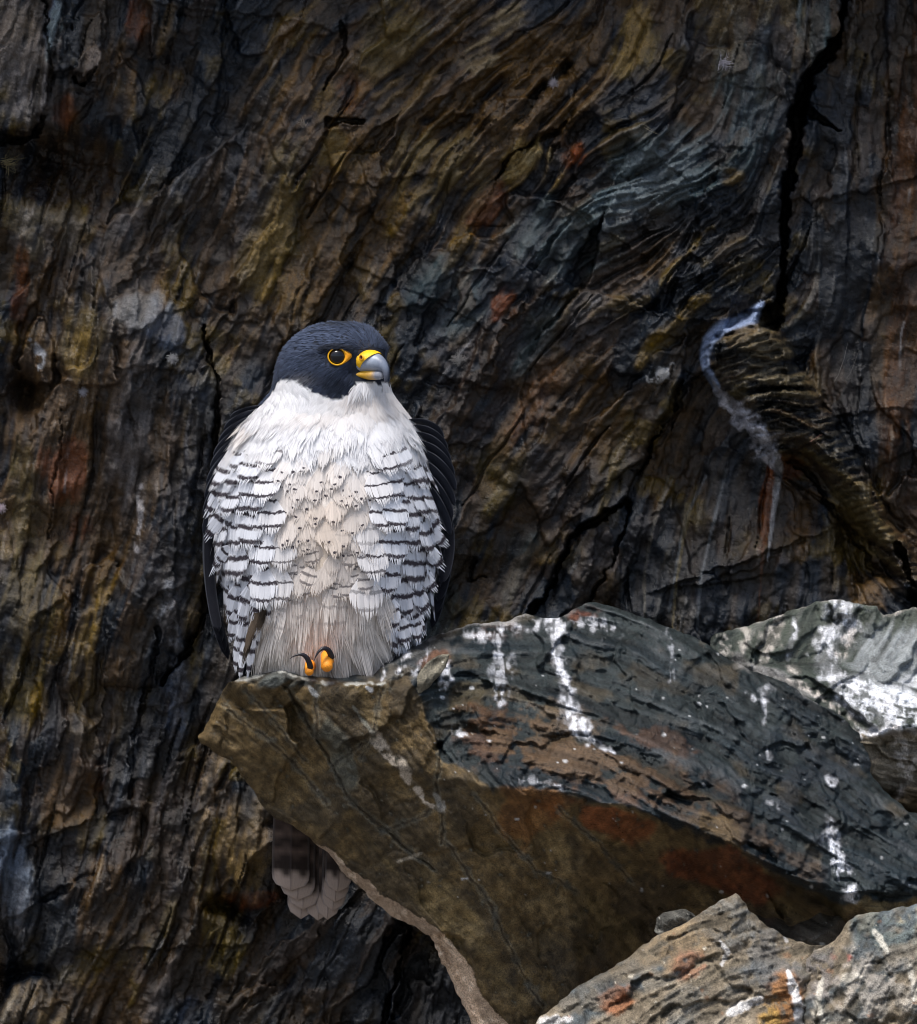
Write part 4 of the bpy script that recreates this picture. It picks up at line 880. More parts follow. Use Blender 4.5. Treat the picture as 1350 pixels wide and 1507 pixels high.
# ------------------------------------------------------------------ the falcon
def plumage_material(name):
    """feather vanes: colour attribute, dark bars and tip marks across the feather from its own coordinates"""
    m, n, l, b = new_mat(name)
    def at(k):
        a = n.new('ShaderNodeAttribute'); a.attribute_name = k; return a
    def mth(op, a, c=None, clamp=False):
        x = n.new('ShaderNodeMath'); x.operation = op; x.use_clamp = clamp
        for i, v in enumerate((a, c)):
            if v is None: continue
            if isinstance(v, (int, float)): x.inputs[i].default_value = v
            else: l.new(v, x.inputs[i])
        return x.outputs[0]
    col = at('Col').outputs['Color']; ft = at('ft').outputs['Fac']; fs = at('fs').outputs['Fac']
    bar = at('bar').outputs['Fac']; spot = at('spot').outputs['Fac']; bp = at('bpos').outputs['Fac']; bw = at('bwid').outputs['Fac']
    tc = n.new('ShaderNodeTexCoord')
    nz = n.new('ShaderNodeTexNoise'); nz.inputs['Scale'].default_value = 420; nz.inputs['Detail'].default_value = 3
    l.new(tc.outputs['Object'], nz.inputs['Vector'])
    jit = mth('MULTIPLY', mth('SUBTRACT', nz.outputs['Fac'], 0.5), 0.13)
    # bars: bent like a shallow arrow, one near the tip and others further up
    t1 = mth('ADD', mth('ADD', ft, jit), mth('MULTIPLY', mth('ABSOLUTE', fs), 0.035))
    def band(pos_off, wmul):
        d = mth('ABSOLUTE', mth('SUBTRACT', t1, mth('ADD', bp, pos_off)))
        return mth('SUBTRACT', 1.0, mth('DIVIDE', mth('SUBTRACT', d, mth('MULTIPLY', bw, 0.5 * wmul)), mth('MULTIPLY', bw, 0.7)), True)
    bars = mth('MAXIMUM', mth('MAXIMUM', band(0.0, 1.0), band(-0.33, 0.9)), band(-0.62, 0.9))
    bars = mth('MULTIPLY', bars, bar)
    # a small wedge near the tip of the belly feathers
    sd = mth('ADD', mth('POWER', mth('DIVIDE', mth('SUBTRACT', t1, 0.84), 0.045), 2.0), mth('POWER', mth('DIVIDE', mth('ABSOLUTE', fs), 0.20), 2.0))
    sp = mth('MULTIPLY', mth('SUBTRACT', 1.6, sd, True), spot)
    mk = mth('MINIMUM', mth('MAXIMUM', bars, sp), 1.0)
    mx = n.new('ShaderNodeMix'); mx.data_type = 'RGBA'
    l.new(mk, mx.inputs[0]); l.new(col, mx.inputs[6]); mx.inputs[7].default_value = (0.058, 0.050, 0.060, 1)
    l.new(mx.outputs[2], b.inputs['Base Color'])
    b.inputs['Roughness'].default_value = 0.75; b.inputs['Specular IOR Level'].default_value = 0.06
    b.inputs['Sheen Weight'].default_value = 0.05
    tr = n.new('ShaderNodeBsdfTranslucent'); l.new(mx.outputs[2], tr.inputs['Color'])
    ms = n.new('ShaderNodeMixShader'); ms.inputs[0].default_value = 0.22
    l.new(b.outputs[0], ms.inputs[1]); l.new(tr.outputs[0], ms.inputs[2])
    l.new(ms.outputs[0], n['Material Output'].inputs['Surface'])
    return m
M_plume = plumage_material('plumage')

def colour_material(name, rough=0.5, spec=0.4, coat=0.0, bump=0.0, bscale=900):
    m, n, l, b = new_mat(name)
    a = n.new('ShaderNodeAttribute'); a.attribute_name = 'Col'
    tc = n.new('ShaderNodeTexCoord')
    nz = n.new('ShaderNodeTexNoise'); nz.inputs['Scale'].default_value = bscale; nz.inputs['Detail'].default_value = 4
    l.new(tc.outputs['Object'], nz.inputs['Vector'])
    mr = n.new('ShaderNodeMapRange'); mr.inputs[3].default_value = 0.8; mr.inputs[4].default_value = 1.2
    l.new(nz.outputs['Fac'], mr.inputs[0])
    mu = n.new('ShaderNodeMix'); mu.data_type = 'RGBA'; mu.blend_type = 'MULTIPLY'; mu.inputs[0].default_value = 1
    l.new(a.outputs['Color'], mu.inputs[6]); l.new(mr.outputs[0], mu.inputs[7]); l.new(mu.outputs[2], b.inputs['Base Color'])
    b.inputs['Roughness'].default_value = rough; b.inputs['Specular IOR Level'].default_value = spec
    b.inputs['Coat Weight'].default_value = coat
    if bump:
        bp = n.new('ShaderNodeBump'); bp.inputs['Strength'].default_value = bump; bp.inputs['Distance'].default_value = 0.0006
        l.new(nz.outputs['Fac'], bp.inputs['Height']); l.new(bp.outputs['Normal'], b.inputs['Normal'])
    return m
M_skin = colour_material('falcon_skin', 0.46, 0.3, 0, 0.6, 1100)
M_horn = colour_material('beak_horn', 0.38, 0.4, 0.0, 0.2, 500)
M_eye = colour_material('wet_eye', 0.07, 0.40, 0.0)
M_body = colour_material('down_underlayer', 0.9, 0.1)
M_quill = colour_material('flight_feather', 0.5, 0.10, 0, 0.2, 1400)

# --- body rings: height, left, right, depth of the middle, depth radius
RG = np.array([
    (472.5, 492, 510, 22, 8), (475, 478, 524, 22, 26), (480, 460, 543, 22, 44), (490, 441, 556, 22, 60), (502, 427, 564, 22, 70), (516, 416, 569, 22, 77), (530, 410, 571, 22, 80), (545, 406, 571, 23, 81),
    (560, 404, 571, 26, 82), (575, 400, 574, 30, 84), (590, 388, 583, 36, 90), (605, 374, 594, 42, 98), (622, 358, 604, 46, 108), (650, 343, 616, 50, 122), (690, 328, 626, 54, 136),
    (740, 322, 636, 56, 146), (790, 323, 638, 58, 150), (840, 330, 634, 60, 148), (890, 342, 624, 60, 138), (930, 356, 612, 58, 122), (960, 370, 596, 52, 104), (985, 388, 578, 46, 84), (1004, 420, 545, 44, 56), (1012, 460, 505, 44, 20)], float)
_yy = np.linspace(RG[0, 0], RG[-1, 0], 700)
_tab = np.stack([np.interp(_yy, RG[:, 0], RG[:, k]) for k in range(5)], 1)
_k = np.hanning(23); _k /= _k.sum()
for k in range(1, 5):
    p_ = np.pad(_tab[:, k], 11, mode='edge'); sm = np.convolve(p_, _k, 'valid')
    _tab[18:-18, k] = sm[18:-18]
def ring(y):
    L = np.interp(y, _yy, _tab[:, 1]); R = np.interp(y, _yy, _tab[:, 2]); return (L + R) / 2, (R - L) / 2, np.interp(y, _yy, _tab[:, 3]), np.interp(y, _yy, _tab[:, 4])
FACE = math.radians(48)
def surf(y, a):
    """skin point at height y, azimuth a (0 faces the camera, positive to picture right)"""
    cx, ra, cd, rb = ring(y)
    k = 1.0
    # brow ridge and hollow cheek either side of the face
    for s in (-1, 1):
        da = np.angle(np.exp(1j * (a - FACE - s * 0.72)))
        k = k + 0.035 * np.exp(-((y - 508) / 8) ** 2 - (da / 0.35) ** 2) - 0.05 * np.exp(-((y - 526) / 10) ** 2 - (da / 0.25) ** 2)
    df = np.angle(np.exp(1j * (a - FACE)))
    k = k - 0.03 * np.exp(-((y - 536) / 16) ** 2 - (df / 0.35) ** 2)
    k = k + 0.010 * np.sin(y * .11 + 3 * np.sin(a * 2.3)) * np.sin(a * 7 + y * .03) * (y > 600)
    k = k - 0.085 * np.exp(-((y - 548) / 11) ** 2 - ((df + .36) / .24) ** 2)
    # breast cleft and belly fold
    k = k - 0.05 * np.exp(-((y - 700) / 60) ** 2 - ((a + 0.02) / 0.10) ** 2)
    x = cx + ra * k * np.sign(np.sin(a)) * np.abs(np.sin(a)) ** 0.95
    d = cd - rb * k * np.sign(np.cos(a)) * np.abs(np.cos(a)) ** 0.95
    return x, y, d
def frame(y, a):
    """point, outward normal, down tangent and sideways tangent in working space (x, y down, d)"""
    e = 1.5
    p = np.stack(np.broadcast_arrays(*surf(y, a)), -1)
    py = np.stack(np.broadcast_arrays(*surf(y + e, a)), -1) - np.stack(np.broadcast_arrays(*surf(y - e, a)), -1)
    pa = np.stack(np.broadcast_arrays(*surf(y, a + 0.02)), -1) - np.stack(np.broadcast_arrays(*surf(y, a - 0.02)), -1)
    un = lambda v: v / (np.linalg.norm(v, axis=-1, keepdims=True) + 1e-9)
    t = un(py); s = un(pa); nrm = un(np.cross(t, s))
    cx, ra, cd, rb = ring(y)
    out = p - np.stack(np.broadcast_arrays(cx, y, cd), -1)
    nrm = nrm * np.sign((nrm * out).sum(-1, keepdims=True) + 1e-9)
    return p, nrm, t, s
Wp = lambda P: W(P[..., 0], P[..., 1], P[..., 2])

falcon = empty('falcon', W(480, 1000, 40), 'peregrine falcon with slate head, white breast and barred flanks perched on the slab', 'falcon')

WHITE_LINE = [(300, 640), (396, 592), (404, 574), (411, 561), (422, 556), (436, 557), (447, 566), (460, 573), (469, 580), (484, 585), (504, 585), (518, 577), (524, 568), (532, 561), (545, 564), (560, 566), (572, 563), (590, 566), (700, 640)]
_wl = np.array(WHITE_LINE, float)
def is_dark(x, y, nd):
    """slate hood: above the hood line as it runs over the near side, and all the far side of head and neck"""
    line = np.interp(x, _wl[:, 0], _wl[:, 1])
    return (y < line) | ((nd > 0.25) & (y < 640))
# --- body: one continuous skin
ys = np.concatenate([np.linspace(472.5, 480, 6), np.linspace(483, 1012, 110)]); az = np.linspace(-math.pi, math.pi, 120, endpoint=False)
YB, AB = np.meshgrid(ys, az, indexing='ij')
PB, NB, _, _ = frame(YB, AB)
dk = is_dark(PB[..., 0], PB[..., 1], NB[..., 2])
CB = np.where(dk[..., None], (0.022, 0.026, 0.036), (0.80, 0.79, 0.79))
_bm = (blob(PB[..., 0], PB[..., 1], 478, 830, 110, 130) * (PB[..., 1] > 690) * .9)[..., None]; CB = CB * (1 - _bm) + np.array((0.56, 0.46, 0.36)) * _bm
ii = np.arange(YB.size).reshape(YB.shape); jj = np.roll(ii, -1, 1)
FB = np.stack([ii[:-1], ii[1:], jj[1:], jj[:-1]], -1).reshape(-1, 4)
VB = Wp(PB).reshape(-1, 3)
top = len(VB); VB = np.concatenate([VB, [W(501, 472, 22)], [W(482, 1013, 44)]])
CB = np.concatenate([CB.reshape(-1, 3), [(0.022, 0.026, 0.036)], [(0.4, 0.38, 0.35)]])
FBt = np.concatenate([FB[:, [0, 1, 2]], FB[:, [0, 2, 3]], np.stack([np.full(120, top), ii[0], jj[0]], -1), np.stack([np.full(120, top + 1), jj[-1], ii[-1]], -1)])
mesh('body', VB, FBt, M_body, falcon, CB)

class Plumes:
    """collects feathers, each a fan of narrow vanes"""
    def __init__(s):
        s.V = []; s.N = []; s.F = []; s.C = []; s.A = {k: [] for k in ('ft', 'fs', 'bar', 'spot', 'bpos', 'bwid')}; s.n = 0
    def add(s, root, dirv, nrm, side, L, wd, lift, col, bar=0, spot=0, bpos=.78, bwid=.05, nst=11, seg=4, curl=0.0, fray=0.10, tipround=1.0, r=rng, rootlift=1.0, cup=0.12, gap=1.25, colj=.07, nspread=.18, njit=.05, ntip=.0):
        if np.dot(np.cross(side, dirv), nrm) > 0: side = -side
        t = np.linspace(0.12, 1.0, seg + 1)
        sc = np.linspace(-1, 1, nst)
        hw = 1.0 / nst * gap
        for c in sc:
            edge = 1 - tipround * 0.42 * abs(c) ** 2.2 + r.normal(0, fray * 0.5)
            sway = r.normal(0, 0.03)
            cj = col * (1 + r.normal(0, colj))
            nj = unit(nrm + side * (c * nspread + r.normal(0, njit)) + dirv * (ntip + r.normal(0, njit)))
            for sg in (-1, 1):
                tt = t * edge
                prof = np.clip(np.minimum(tt / 0.45, 1.0), 0.15, 1) * np.sqrt(np.clip(1.08 - tt ** 5 * 0.55, 0.1, 1))
                ss = (c + sg * hw * (1.0 - 0.88 * sstep(0.74, 1.02, t))) * prof + sway * tt
                P = root + np.outer(tt * L, dirv) + np.outer(ss * wd * 0.5, side) + \
                    np.outer(rootlift + lift * tt ** 1.3 + curl * tt ** 3 - cup * wd * 0.5 * ss ** 2 + sg * 0.04, nrm)
                s.V.append(P); s.N.append(np.repeat(nj[None], seg + 1, 0)); s.C.append(np.repeat(cj[None], seg + 1, 0))
                s.A['ft'].append(tt); s.A['fs'].append(np.full(seg + 1, c))
                for k, v in (('bar', bar), ('spot', spot), ('bpos', bpos), ('bwid', bwid)): s.A[k].append(np.full(seg + 1, v))
            a0 = s.n + np.arange(seg); b0 = a0 + seg + 1
            s.F.append(np.stack([a0, a0 + 1, b0 + 1, b0], -1)); s.n += 2 * (seg + 1)
    def build(s, name, parent, mat=M_plume, stuff=True):
        V = Wp(np.concatenate(s.V)); o = mesh(name, V, np.concatenate(s.F), mat, parent, np.concatenate(s.C), True, {k: np.concatenate(v) for k, v in s.A.items()},
                 normals=np.concatenate(s.N)[:, [0, 2, 1]] * np.array((1, 1, -1.0)))
        if stuff: o['kind'] = 'stuff'
        return o
def unit(v): return v / (np.linalg.norm(v) + 1e-9)

WHT = np.array((0.78, 0.78, 0.80)); COOL = np.array((0.73, 0.75, 0.81)); BUFF = np.array((0.62, 0.50, 0.39)); SAND = np.array((0.74, 0.63, 0.51)); GAP_SHADE = np.array((0.30, 0.23, 0.17))
breast, flank, belly = Plumes(), Plumes(), Plumes()
fr = np.random.default_rng(21)
def G(x, y, *b_): return float(blob(np.array(x), np.array(y), *b_))
def SS(a_, b_, x): return float(sstep(a_, b_, x))
def lay(y, a, fan):
    p, nv, tv, sv = frame(np.array(y), np.array(a))
    return p, nv, unit(tv * math.cos(fan) + sv * math.sin(fan)), unit(sv * math.cos(fan) - tv * math.sin(fan))
UC = lambda x: (x - 478) / 165.0
def lowness(x, y): return SS(862, 915, y) * SS(.70, .52, abs(UC(x) + .03))
def flankness(x, y): return SS(.27, .46, abs(UC(x))) * SS(672, 706, y)
# breast and belly: rows from the vent up, each row overlapping the one below
row = 0; y0 = 992.0
while y0 > 586:
    cx, ra, cd, rb = ring(y0)
    na = int(math.pi * (ra + rb) / 2 * 1.34 / (16 if y0 > 690 else 15))
    for k in range(na):
        a = (k + 0.5 * (row % 2) - na / 2) / na * 4.2 + fr.normal(0, 0.045); y = y0 + fr.normal(0, 4.0)
        p, nv, _, _ = lay(y, a, 0)
        if nv[2] > 0.6 or is_dark(p[0], y + 6, nv[2]): continue
        xt, yt = p[0], y + 34; u = UC(xt); fl = flankness(xt, yt); low = lowness(xt, yt)
        fan = (0.75 * u if low > .5 else 0.10 * u) + fr.normal(0, 0.13)
        p, nv, dv, sd = lay(y, a, fan)
        buff = G(xt, yt, 478, 800, 85, 120) * .75 + SS(840, 960, yt) * .45
        if yt < 700: buff = .40 * G(xt, yt, 372, 645, 30, 26) + .30 * G(xt, yt, 520, 600, 60, 24) + .35 * G(xt, yt, 482, 690, 46, 26)
        col = WHT * (1 - buff) + BUFF * buff
        col = col * (1 - low) + (SAND * .5 + WHT * .5 * fr.uniform(.75, 1.1)) * low
        col = np.clip(col * fr.normal(1, 0.03), 0, 0.85)
        if fl > .75 and yt > 700 and low < .5: continue
        if yt < 690 + fr.normal(0, 10):
            sp = SS(.58, .72, abs(u)) * SS(632, 650, yt)
            breast.add(p, dv, nv, sd, fr.uniform(40, 54), 26, fr.uniform(1.2, 2.4), col, spot=sp if fr.random() < .6 else 0, fray=.24, nst=15, tipround=.9, cup=.06, colj=.02)
        elif low > .5:
            belly.add(p, dv, nv, sd, fr.uniform(54, 82), 24, fr.uniform(4, 9), col, bar=.45 * fr.random() * SS(950, 900, yt), bpos=.8, bwid=.04, fray=.30, nst=14, gap=.85, tipround=1.2, colj=.13)
        else:
            belly.add(p, dv, nv, sd, fr.uniform(34, 44), 26, fr.uniform(1.8, 3.0), col, bar=.75 * SS(790, 840, yt) * (fr.random() < .6), spot=(1.0 if fr.random() < .95 else 0) * SS(860, 820, yt), fray=.15, nst=15, bwid=fr.uniform(.035, .06), cup=.08, colj=.04, tipround=.85)
    y0 -= 13.0 if y0 > 680 else 14.0
    row += 1
# flanks: broad barred feathers in even rows, the bars running on from one feather to the next
row = 0; y0 = 905.0
while y0 > 612:
    cx, ra, cd, rb = ring(y0)
    na = int(math.pi * (ra + rb) / 2 * 1.34 / 27)
    for k in range(na):
        a = (k + 0.5 * (row % 2) - na / 2) / na * 4.2 + fr.normal(0, 0.03); y = y0 + fr.normal(0, 1.0) + 5 * math.sin(a * 4 + y0 * .02)
        big = 1.0 + .22 * SS(740, 880, y); L = fr.uniform(60, 68) * big
        p, nv, _, _ = lay(y, a, 0)
        xt, yt = p[0], y + L * .85; u = UC(xt); fl = flankness(xt, yt)
        if nv[2] > 0.6 or fl < fr.uniform(.15, .65) or lowness(xt, y + 44) > .5: continue
        fan = 0.14 * u * (1 if yt < 840 else -.6) + fr.normal(0, 0.07) + .08 * math.sin(y0 * .03 + 2 * u)
        p, nv, dv, sd = lay(y, a, fan)
        fo = SS(.28, .62, abs(u)); cl = np.clip(((COOL * .8 + WHT * .2) * fo + (WHT * .72 + BUFF * .28) * (1 - fo)) * fr.normal(1, .03), 0, .85)
        flank.add(p, dv, nv, sd, L, 43 * big, fr.uniform(3, 4.2), cl, bar=min(1, fl * 1.15), bpos=.80 + fr.normal(0, .010), bwid=(.034 + .030 * SS(.35, .8, abs(u))) * fr.uniform(.85, 1.2), fray=.06, nst=19, seg=6, colj=.03, cup=.05, tipround=.75)
    y0 -= 22.0
    row += 1

def flank_plume(x, y, d, tipx, tipy, tipd, wd, bars=1.0, col=COOL, bpos=.8):
    """a long loose flank feather laid from one point to another"""
    r0 = np.array((x, y, d), float); v = np.array((tipx - x, tipy - y, tipd - d), float); L = np.linalg.norm(v); dv = v / L
    nv = np.array((0, 0, -1.0)); nv = unit(nv - dv * nv.dot(dv)); sd = np.cross(dv, nv)
    flank.add(r0, dv, nv, sd, L, wd, 5, col, bar=bars, bpos=bpos, bwid=.06, fray=.05, nst=9, tipround=1.4)
# loose ends of the left flank, outermost first, and of the right flank beside the rock
for a_ in [(345, 735, -8, 300, 797, 12, 26), (350, 770, -10, 311, 846, 16, 22), (338, 700, 10, 302, 762, 24, 26), (345, 800, -20, 320, 828, 8, 24),
           (352, 850, -30, 336, 914, -4, 24), (372, 850, -45, 352, 925, -22, 26), (395, 845, -62, 372, 912, -42, 28), (350, 890, -22, 338, 945, -2, 18), (364, 885, -34, 350, 955, -14, 20),
           (352, 925, -18, 346, 990, -6, 14), (362, 930, -22, 353, 1000, -10, 13), (376, 925, -34, 364, 998, -18, 13),
           (600, 735, -10, 652, 780, 10, 30), (610, 760, -8, 660, 805, 14, 30), (606, 790, -12, 656, 838, 10, 30), (604, 825, -14, 644, 872, 4, 30),
           (600, 850, -18, 632, 905, 0, 28), (590, 850, -40, 604, 912, -22, 30), (598, 880, -26, 626, 938, -8, 26), (572, 870, -58, 582, 932, -42, 28), (586, 900, -44, 600, 952, -30, 28), (606, 895, -20, 618, 948, -12, 22)]:
    flank_plume(*a_)
# dark brown feathers standing in for the shadow where flank and belly part
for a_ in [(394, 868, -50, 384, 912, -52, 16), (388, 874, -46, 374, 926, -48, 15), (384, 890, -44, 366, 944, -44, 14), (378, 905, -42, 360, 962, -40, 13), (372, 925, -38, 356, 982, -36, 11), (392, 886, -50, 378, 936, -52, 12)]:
    flank_plume(*a_, bars=0, col=GAP_SHADE * fr.uniform(.10, .35))
# silky white bib drawn over chin and upper breast in long soft strands
for k in range(2300):
    a = fr.uniform(-1.5, 1.75); y = 556 + 112 * fr.random() ** .9
    p, nv, _, _ = lay(y, a, 0)
    if nv[2] > .3 or is_dark(p[0], y + fr.normal(1, 2.2), nv[2]): continue
    fan = -0.22 * math.sin(a) + .30 * math.sin(y * .05 + a * 3) + fr.normal(0, .18)
    p, nv, dv, sd = lay(y, a, fan)
    bf = .40 * G(p[0], y, 540, 588, 50, 18) + .25 * G(p[0], y, 470, 610, 60, 8) + .06 * fr.random()
    breast.add(p, dv, nv, sd, fr.uniform(18, 34), fr.uniform(8, 14), fr.uniform(.8, 2.0), np.clip((WHT * (1 - bf) + BUFF * bf) * fr.normal(1.03, .015), 0, .84), fray=.28, nst=6, seg=2, tipround=.9, gap=1.0, cup=.05, rootlift=2.4, colj=.012, njit=.03)
breast.build('breast_plumage', falcon); flank.build('flank_plumage', falcon); belly.build('belly_plumage', falcon)

# --- hood: short dense slate feathering that runs back from the beak
hood = Plumes()
SLATE = np.array((0.058, 0.074, 0.118)); INKY = np.array((0.018, 0.021, 0.030))
hr = np.random.default_rng(33)
cnt = 0
while cnt < 5200:
    y = hr.uniform(473, 625); a = hr.uniform(-math.pi, math.pi)
    if y < 500 and hr.random() > ring(y)[1] / 85: continue
    p, nv, tv, sv = frame(np.array(y), np.array(a))
    if nv[2] > 0.75: continue
    if not is_dark(np.array(p[0] + hr.normal(0, 1.2)), np.array(y + 5 + abs(hr.normal(0, 1.5)) - (hr.random() < .12) * hr.uniform(0, 8)), np.array(nv[2])): continue
    if y > 556 and p[0] > 530 and nv[2] < .35: continue
    da = float(np.angle(np.exp(1j * (a - FACE))))
    if math.hypot(p[0] - 497, y - 525) < 15 and nv[2] < 0: continue
    if abs(da) < 0.30 and 517 < y < 562: continue
    if p[0] > 521 and 514 + max(0, 540 - p[0]) * .4 < y < 566 and nv[2] < 0.3 and da < .45: continue
    # away from the beak base along the surface
    back = np.sign(da) * min(1, abs(da) / .5)
    dv = unit(sv * back * 0.8 + tv * (0.35 + 0.02 * (y - 520) / 2 if y > 500 else 0.05) + (-tv * .5 if y < 515 and abs(da) < .5 else 0)); sd = unit(np.cross(dv, nv))
    malar = 1.1 * G(p[0], y, 500, 564, 30, 22) + .9 * G(p[0], y, 500, 514, 28, 9) + G(p[0], y, 524, 530, 12, 18) + .6 * G(p[0], y, 470, 526, 16, 12)
    mm = min(1, malar); col = SLATE * (1 - .72 * mm) + INKY * .72 * mm
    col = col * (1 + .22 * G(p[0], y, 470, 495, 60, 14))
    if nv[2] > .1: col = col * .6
    ck = float(blob(np.array(p[0]), np.array(y), 448, 556, 20, 9)); col = col * (1 - .6 * ck) + np.array((.20, .19, .19)) * .6 * ck
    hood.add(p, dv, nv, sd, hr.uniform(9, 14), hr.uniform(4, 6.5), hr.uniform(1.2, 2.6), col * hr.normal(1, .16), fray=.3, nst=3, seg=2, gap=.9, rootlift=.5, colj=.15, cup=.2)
    cnt += 1
# brow: a fringe of dark feathers shading the top of the eye
for k in range(120):
    x_ = hr.uniform(476, 520); y_ = 510.5 + ((x_ - 497) / 24) ** 2 * 5 + hr.uniform(-3, 1)
    a_ = math.asin(np.clip((x_ - ring(y_)[0]) / ring(y_)[1], -.99, .99)); p, nv, tv, sv = frame(np.array(y_), np.array(a_))
    dv = unit(-sv * .8 + tv * hr.uniform(.2, .6)); hood.add(p, dv, nv, unit(np.cross(dv, nv)), hr.uniform(7, 11), 5, 1.5, INKY * hr.uniform(.9, 1.8), nst=3, seg=2, gap=.9, rootlift=5.5, colj=.15)
# pale bristles on the lores and forehead edge
for k in range(34):
    y = hr.uniform(506, 526); a = FACE - hr.uniform(.10, .42)
    p, nv, tv, sv = frame(np.array(y), np.array(a)); dv = unit(-sv * hr.uniform(-.6, 1) - tv * hr.uniform(.1, .8) + nv * .5)
    hood.add(p, dv, nv, sv, hr.uniform(8, 13), 1.0, 2, np.array((.16, .12, .09)), nst=1, seg=2, gap=.8, rootlift=2)
hood.build('hood_plumage', falcon)

# --- eye with its yellow ring
def disc(cx, cy, rx, ry, dome, d0, nr=6, na=40, shape=None, dome_pow=1.0):
    V = [(cx, cy, d0 - dome)]; F = []
    for i in range(1, nr + 1):
        r = i / nr
        for k in range(na):
            t = 2 * math.pi * k / na
            ex = shape(t) if shape else 1
            V.append((cx + rx * r * math.cos(t) * ex, cy + ry * r * math.sin(t) * ex, d0 - dome * math.sqrt(max(0, 1 - r * r)) ** dome_pow))
    for k in range(na): F.append((0, 1 + k, 1 + (k + 1) % na, 0))
    F = [(0, 1 + k, 1 + (k + 1) % na) for k in range(na)]
    for i in range(nr - 1):
        for k in range(na):
            a, b = 1 + i * na + k, 1 + i * na + (k + 1) % na
            c, d = a + na, b + na
            F += [(a, c, d), (a, d, b)]
    return np.array(V, float), np.array(F)
pe = surf(np.array(525.0), np.array(0.10)); ED = float(pe[2])
V, F = disc(496.5, 524.5, 13.5, 13.0, 11, ED + 1.0, 8, 40)
r_ = np.hypot(V[:, 0] - 496.5, V[:, 1] - 524.5)
ce = np.where(r_[:, None] < 9.5, (0.004, 0.004, 0.006), (0.018, 0.010, 0.007))
eye = mesh('eye', Wp(V), F, M_eye, falcon, ce)
# ring: a fleshy collar, broad and pointed towards the beak
na = 56; V = []; F = []; C_ = []
for i, (rr_, lift_) in enumerate([(0.0, 5.6), (0.18, 7.2), (0.45, 7.6), (0.8, 5.2), (1.0, -1.5)]):
    for k in range(na):
        t = 2 * math.pi * k / na
        ix_, iy_ = 496.0 + 11.6 * math.cos(t), 524.5 + 11.2 * math.sin(t)
        pr = max(0, math.cos(t)) ** 3
        ox_, oy_ = 497 + (15.4 + 6.4 * pr) * math.cos(t), 524.5 + (13.2 + (.9 if math.sin(t) > 0 else 0) - 1.0 * pr) * math.sin(t) - 1.5 * pr
        x_ = ix_ + (ox_ - ix_) * rr_; y_ = iy_ + (oy_ - iy_) * rr_
        V.append((x_, y_, ED - lift_ + (x_ - 496.5) ** 2 * 0.002)); g = 1 - .25 * (rr_ > .9)
        C_.append((0.76 * g * (1 - .18 * (rr_ < .1)), (0.385 - .09 * pr) * g, 0.010 * g))
for i in range(4):
    for k in range(na):
        F.append((i * na + k, i * na + (k + 1) % na, (i + 1) * na + (k + 1) % na, (i + 1) * na + k))
mesh('eye_ring', Wp(np.array(V)), np.array(F), M_skin, eye, np.array(C_))
# the far eye, turned away
er = surf(np.array(525.0), np.array(2 * FACE - 0.10))
V, F = disc(0, 0, 13, 13, 9, 0, 6, 32)
Vr = np.stack([er[0] - V[:, 2] * math.sin(2 * FACE - .1) * .8 - 6 + V[:, 0] * math.cos(2 * FACE - .1), 525 + V[:, 1], er[2] + V[:, 2] * math.cos(2 * FACE - .1) + V[:, 0] * math.sin(2 * FACE - .1)], -1)
mesh('eye', Wp(Vr), F, M_eye, falcon, np.repeat([(0.006, 0.005, 0.006)], len(Vr), 0))

# --- beak
BO = np.array((546.0, 532.0, ring(532)[2] - ring(532)[3] * math.cos(FACE) * 1.10))
AX = np.array((math.sin(FACE), 0, -math.cos(FACE))); LA = np.array((math.cos(FACE), 0, math.sin(FACE)))
def loft(rings, na=28, cap=True):
    V = []; F = []
    for tp, bt, w in rings:
        tp = np.array(tp, float); bt = np.array(bt, float); md = (tp + bt) / 2; hf = (tp - bt) / 2
        for k in range(na):
            t = 2 * math.pi * k / na
            c = math.cos(t); s_ = math.sin(t)
            q = md + hf * c
            V.append(BO + AX * q[0] + np.array((0, -1, 0)) * q[1] + LA * (w * .92 * np.sign(s_) * abs(s_) ** 1.1))
    n_ = len(rings)
    for i in range(n_ - 1):
        for k in range(na):
            F.append((i * na + k, i * na + (k + 1) % na, (i + 1) * na + (k + 1) % na, (i + 1) * na + k))
    V.append(np.mean(V[-na:], 0)); e = len(V) - 1
    for k in range(na): F.append(((n_ - 1) * na + k, (n_ - 1) * na + (k + 1) % na, e, e))
    return np.array(V), [tuple(dict.fromkeys(f)) for f in F]
def tri(F):
    o_ = []
    for f in F:
        o_.append(f[:3]);
        if len(f) == 4: o_.append((f[0], f[2], f[3]))
    return np.array(o_)
up = [((-12, 15), (-10, -17), 26), ((-4, 15.5), (-4, -16), 22), ((4, 15), (4, -15.2), 18.5), ((12, 12.8), (11, -14.6), 15), ((19, 9.4), (17, -14.2), 12), ((25, 4.6), (21.5, -14.6), 9.6), ((29.8, -1), (24.8, -15.6), 7.4),
      ((32.8, -7), (26.4, -18.6), 6.4), ((34.4, -13), (27.0, -22.6), 5.4), ((34, -21), (27.4, -27), 4.0), ((31.8, -29), (28.2, -31.5), 1.8)]
V, F = loft(up)
s_ = (V - BO) @ AX; hh = -(V - BO)[:, 1]
g = sstep(10, 26, s_)[:, None] * 1.0
dkc = sstep(-4, -22, hh - 0)[:, None] * sstep(22, 30, s_)[:, None]
CBk = np.array((0.27, 0.31, 0.38)) * (1 - g) + np.array((0.14, 0.165, 0.22)) * g
CBk = CBk * (1 - .6 * dkc) + np.array((0.05, 0.05, 0.07)) * .6 * dkc
beak = mesh('beak', Wp(V), tri(F), M_horn, falcon, CBk)
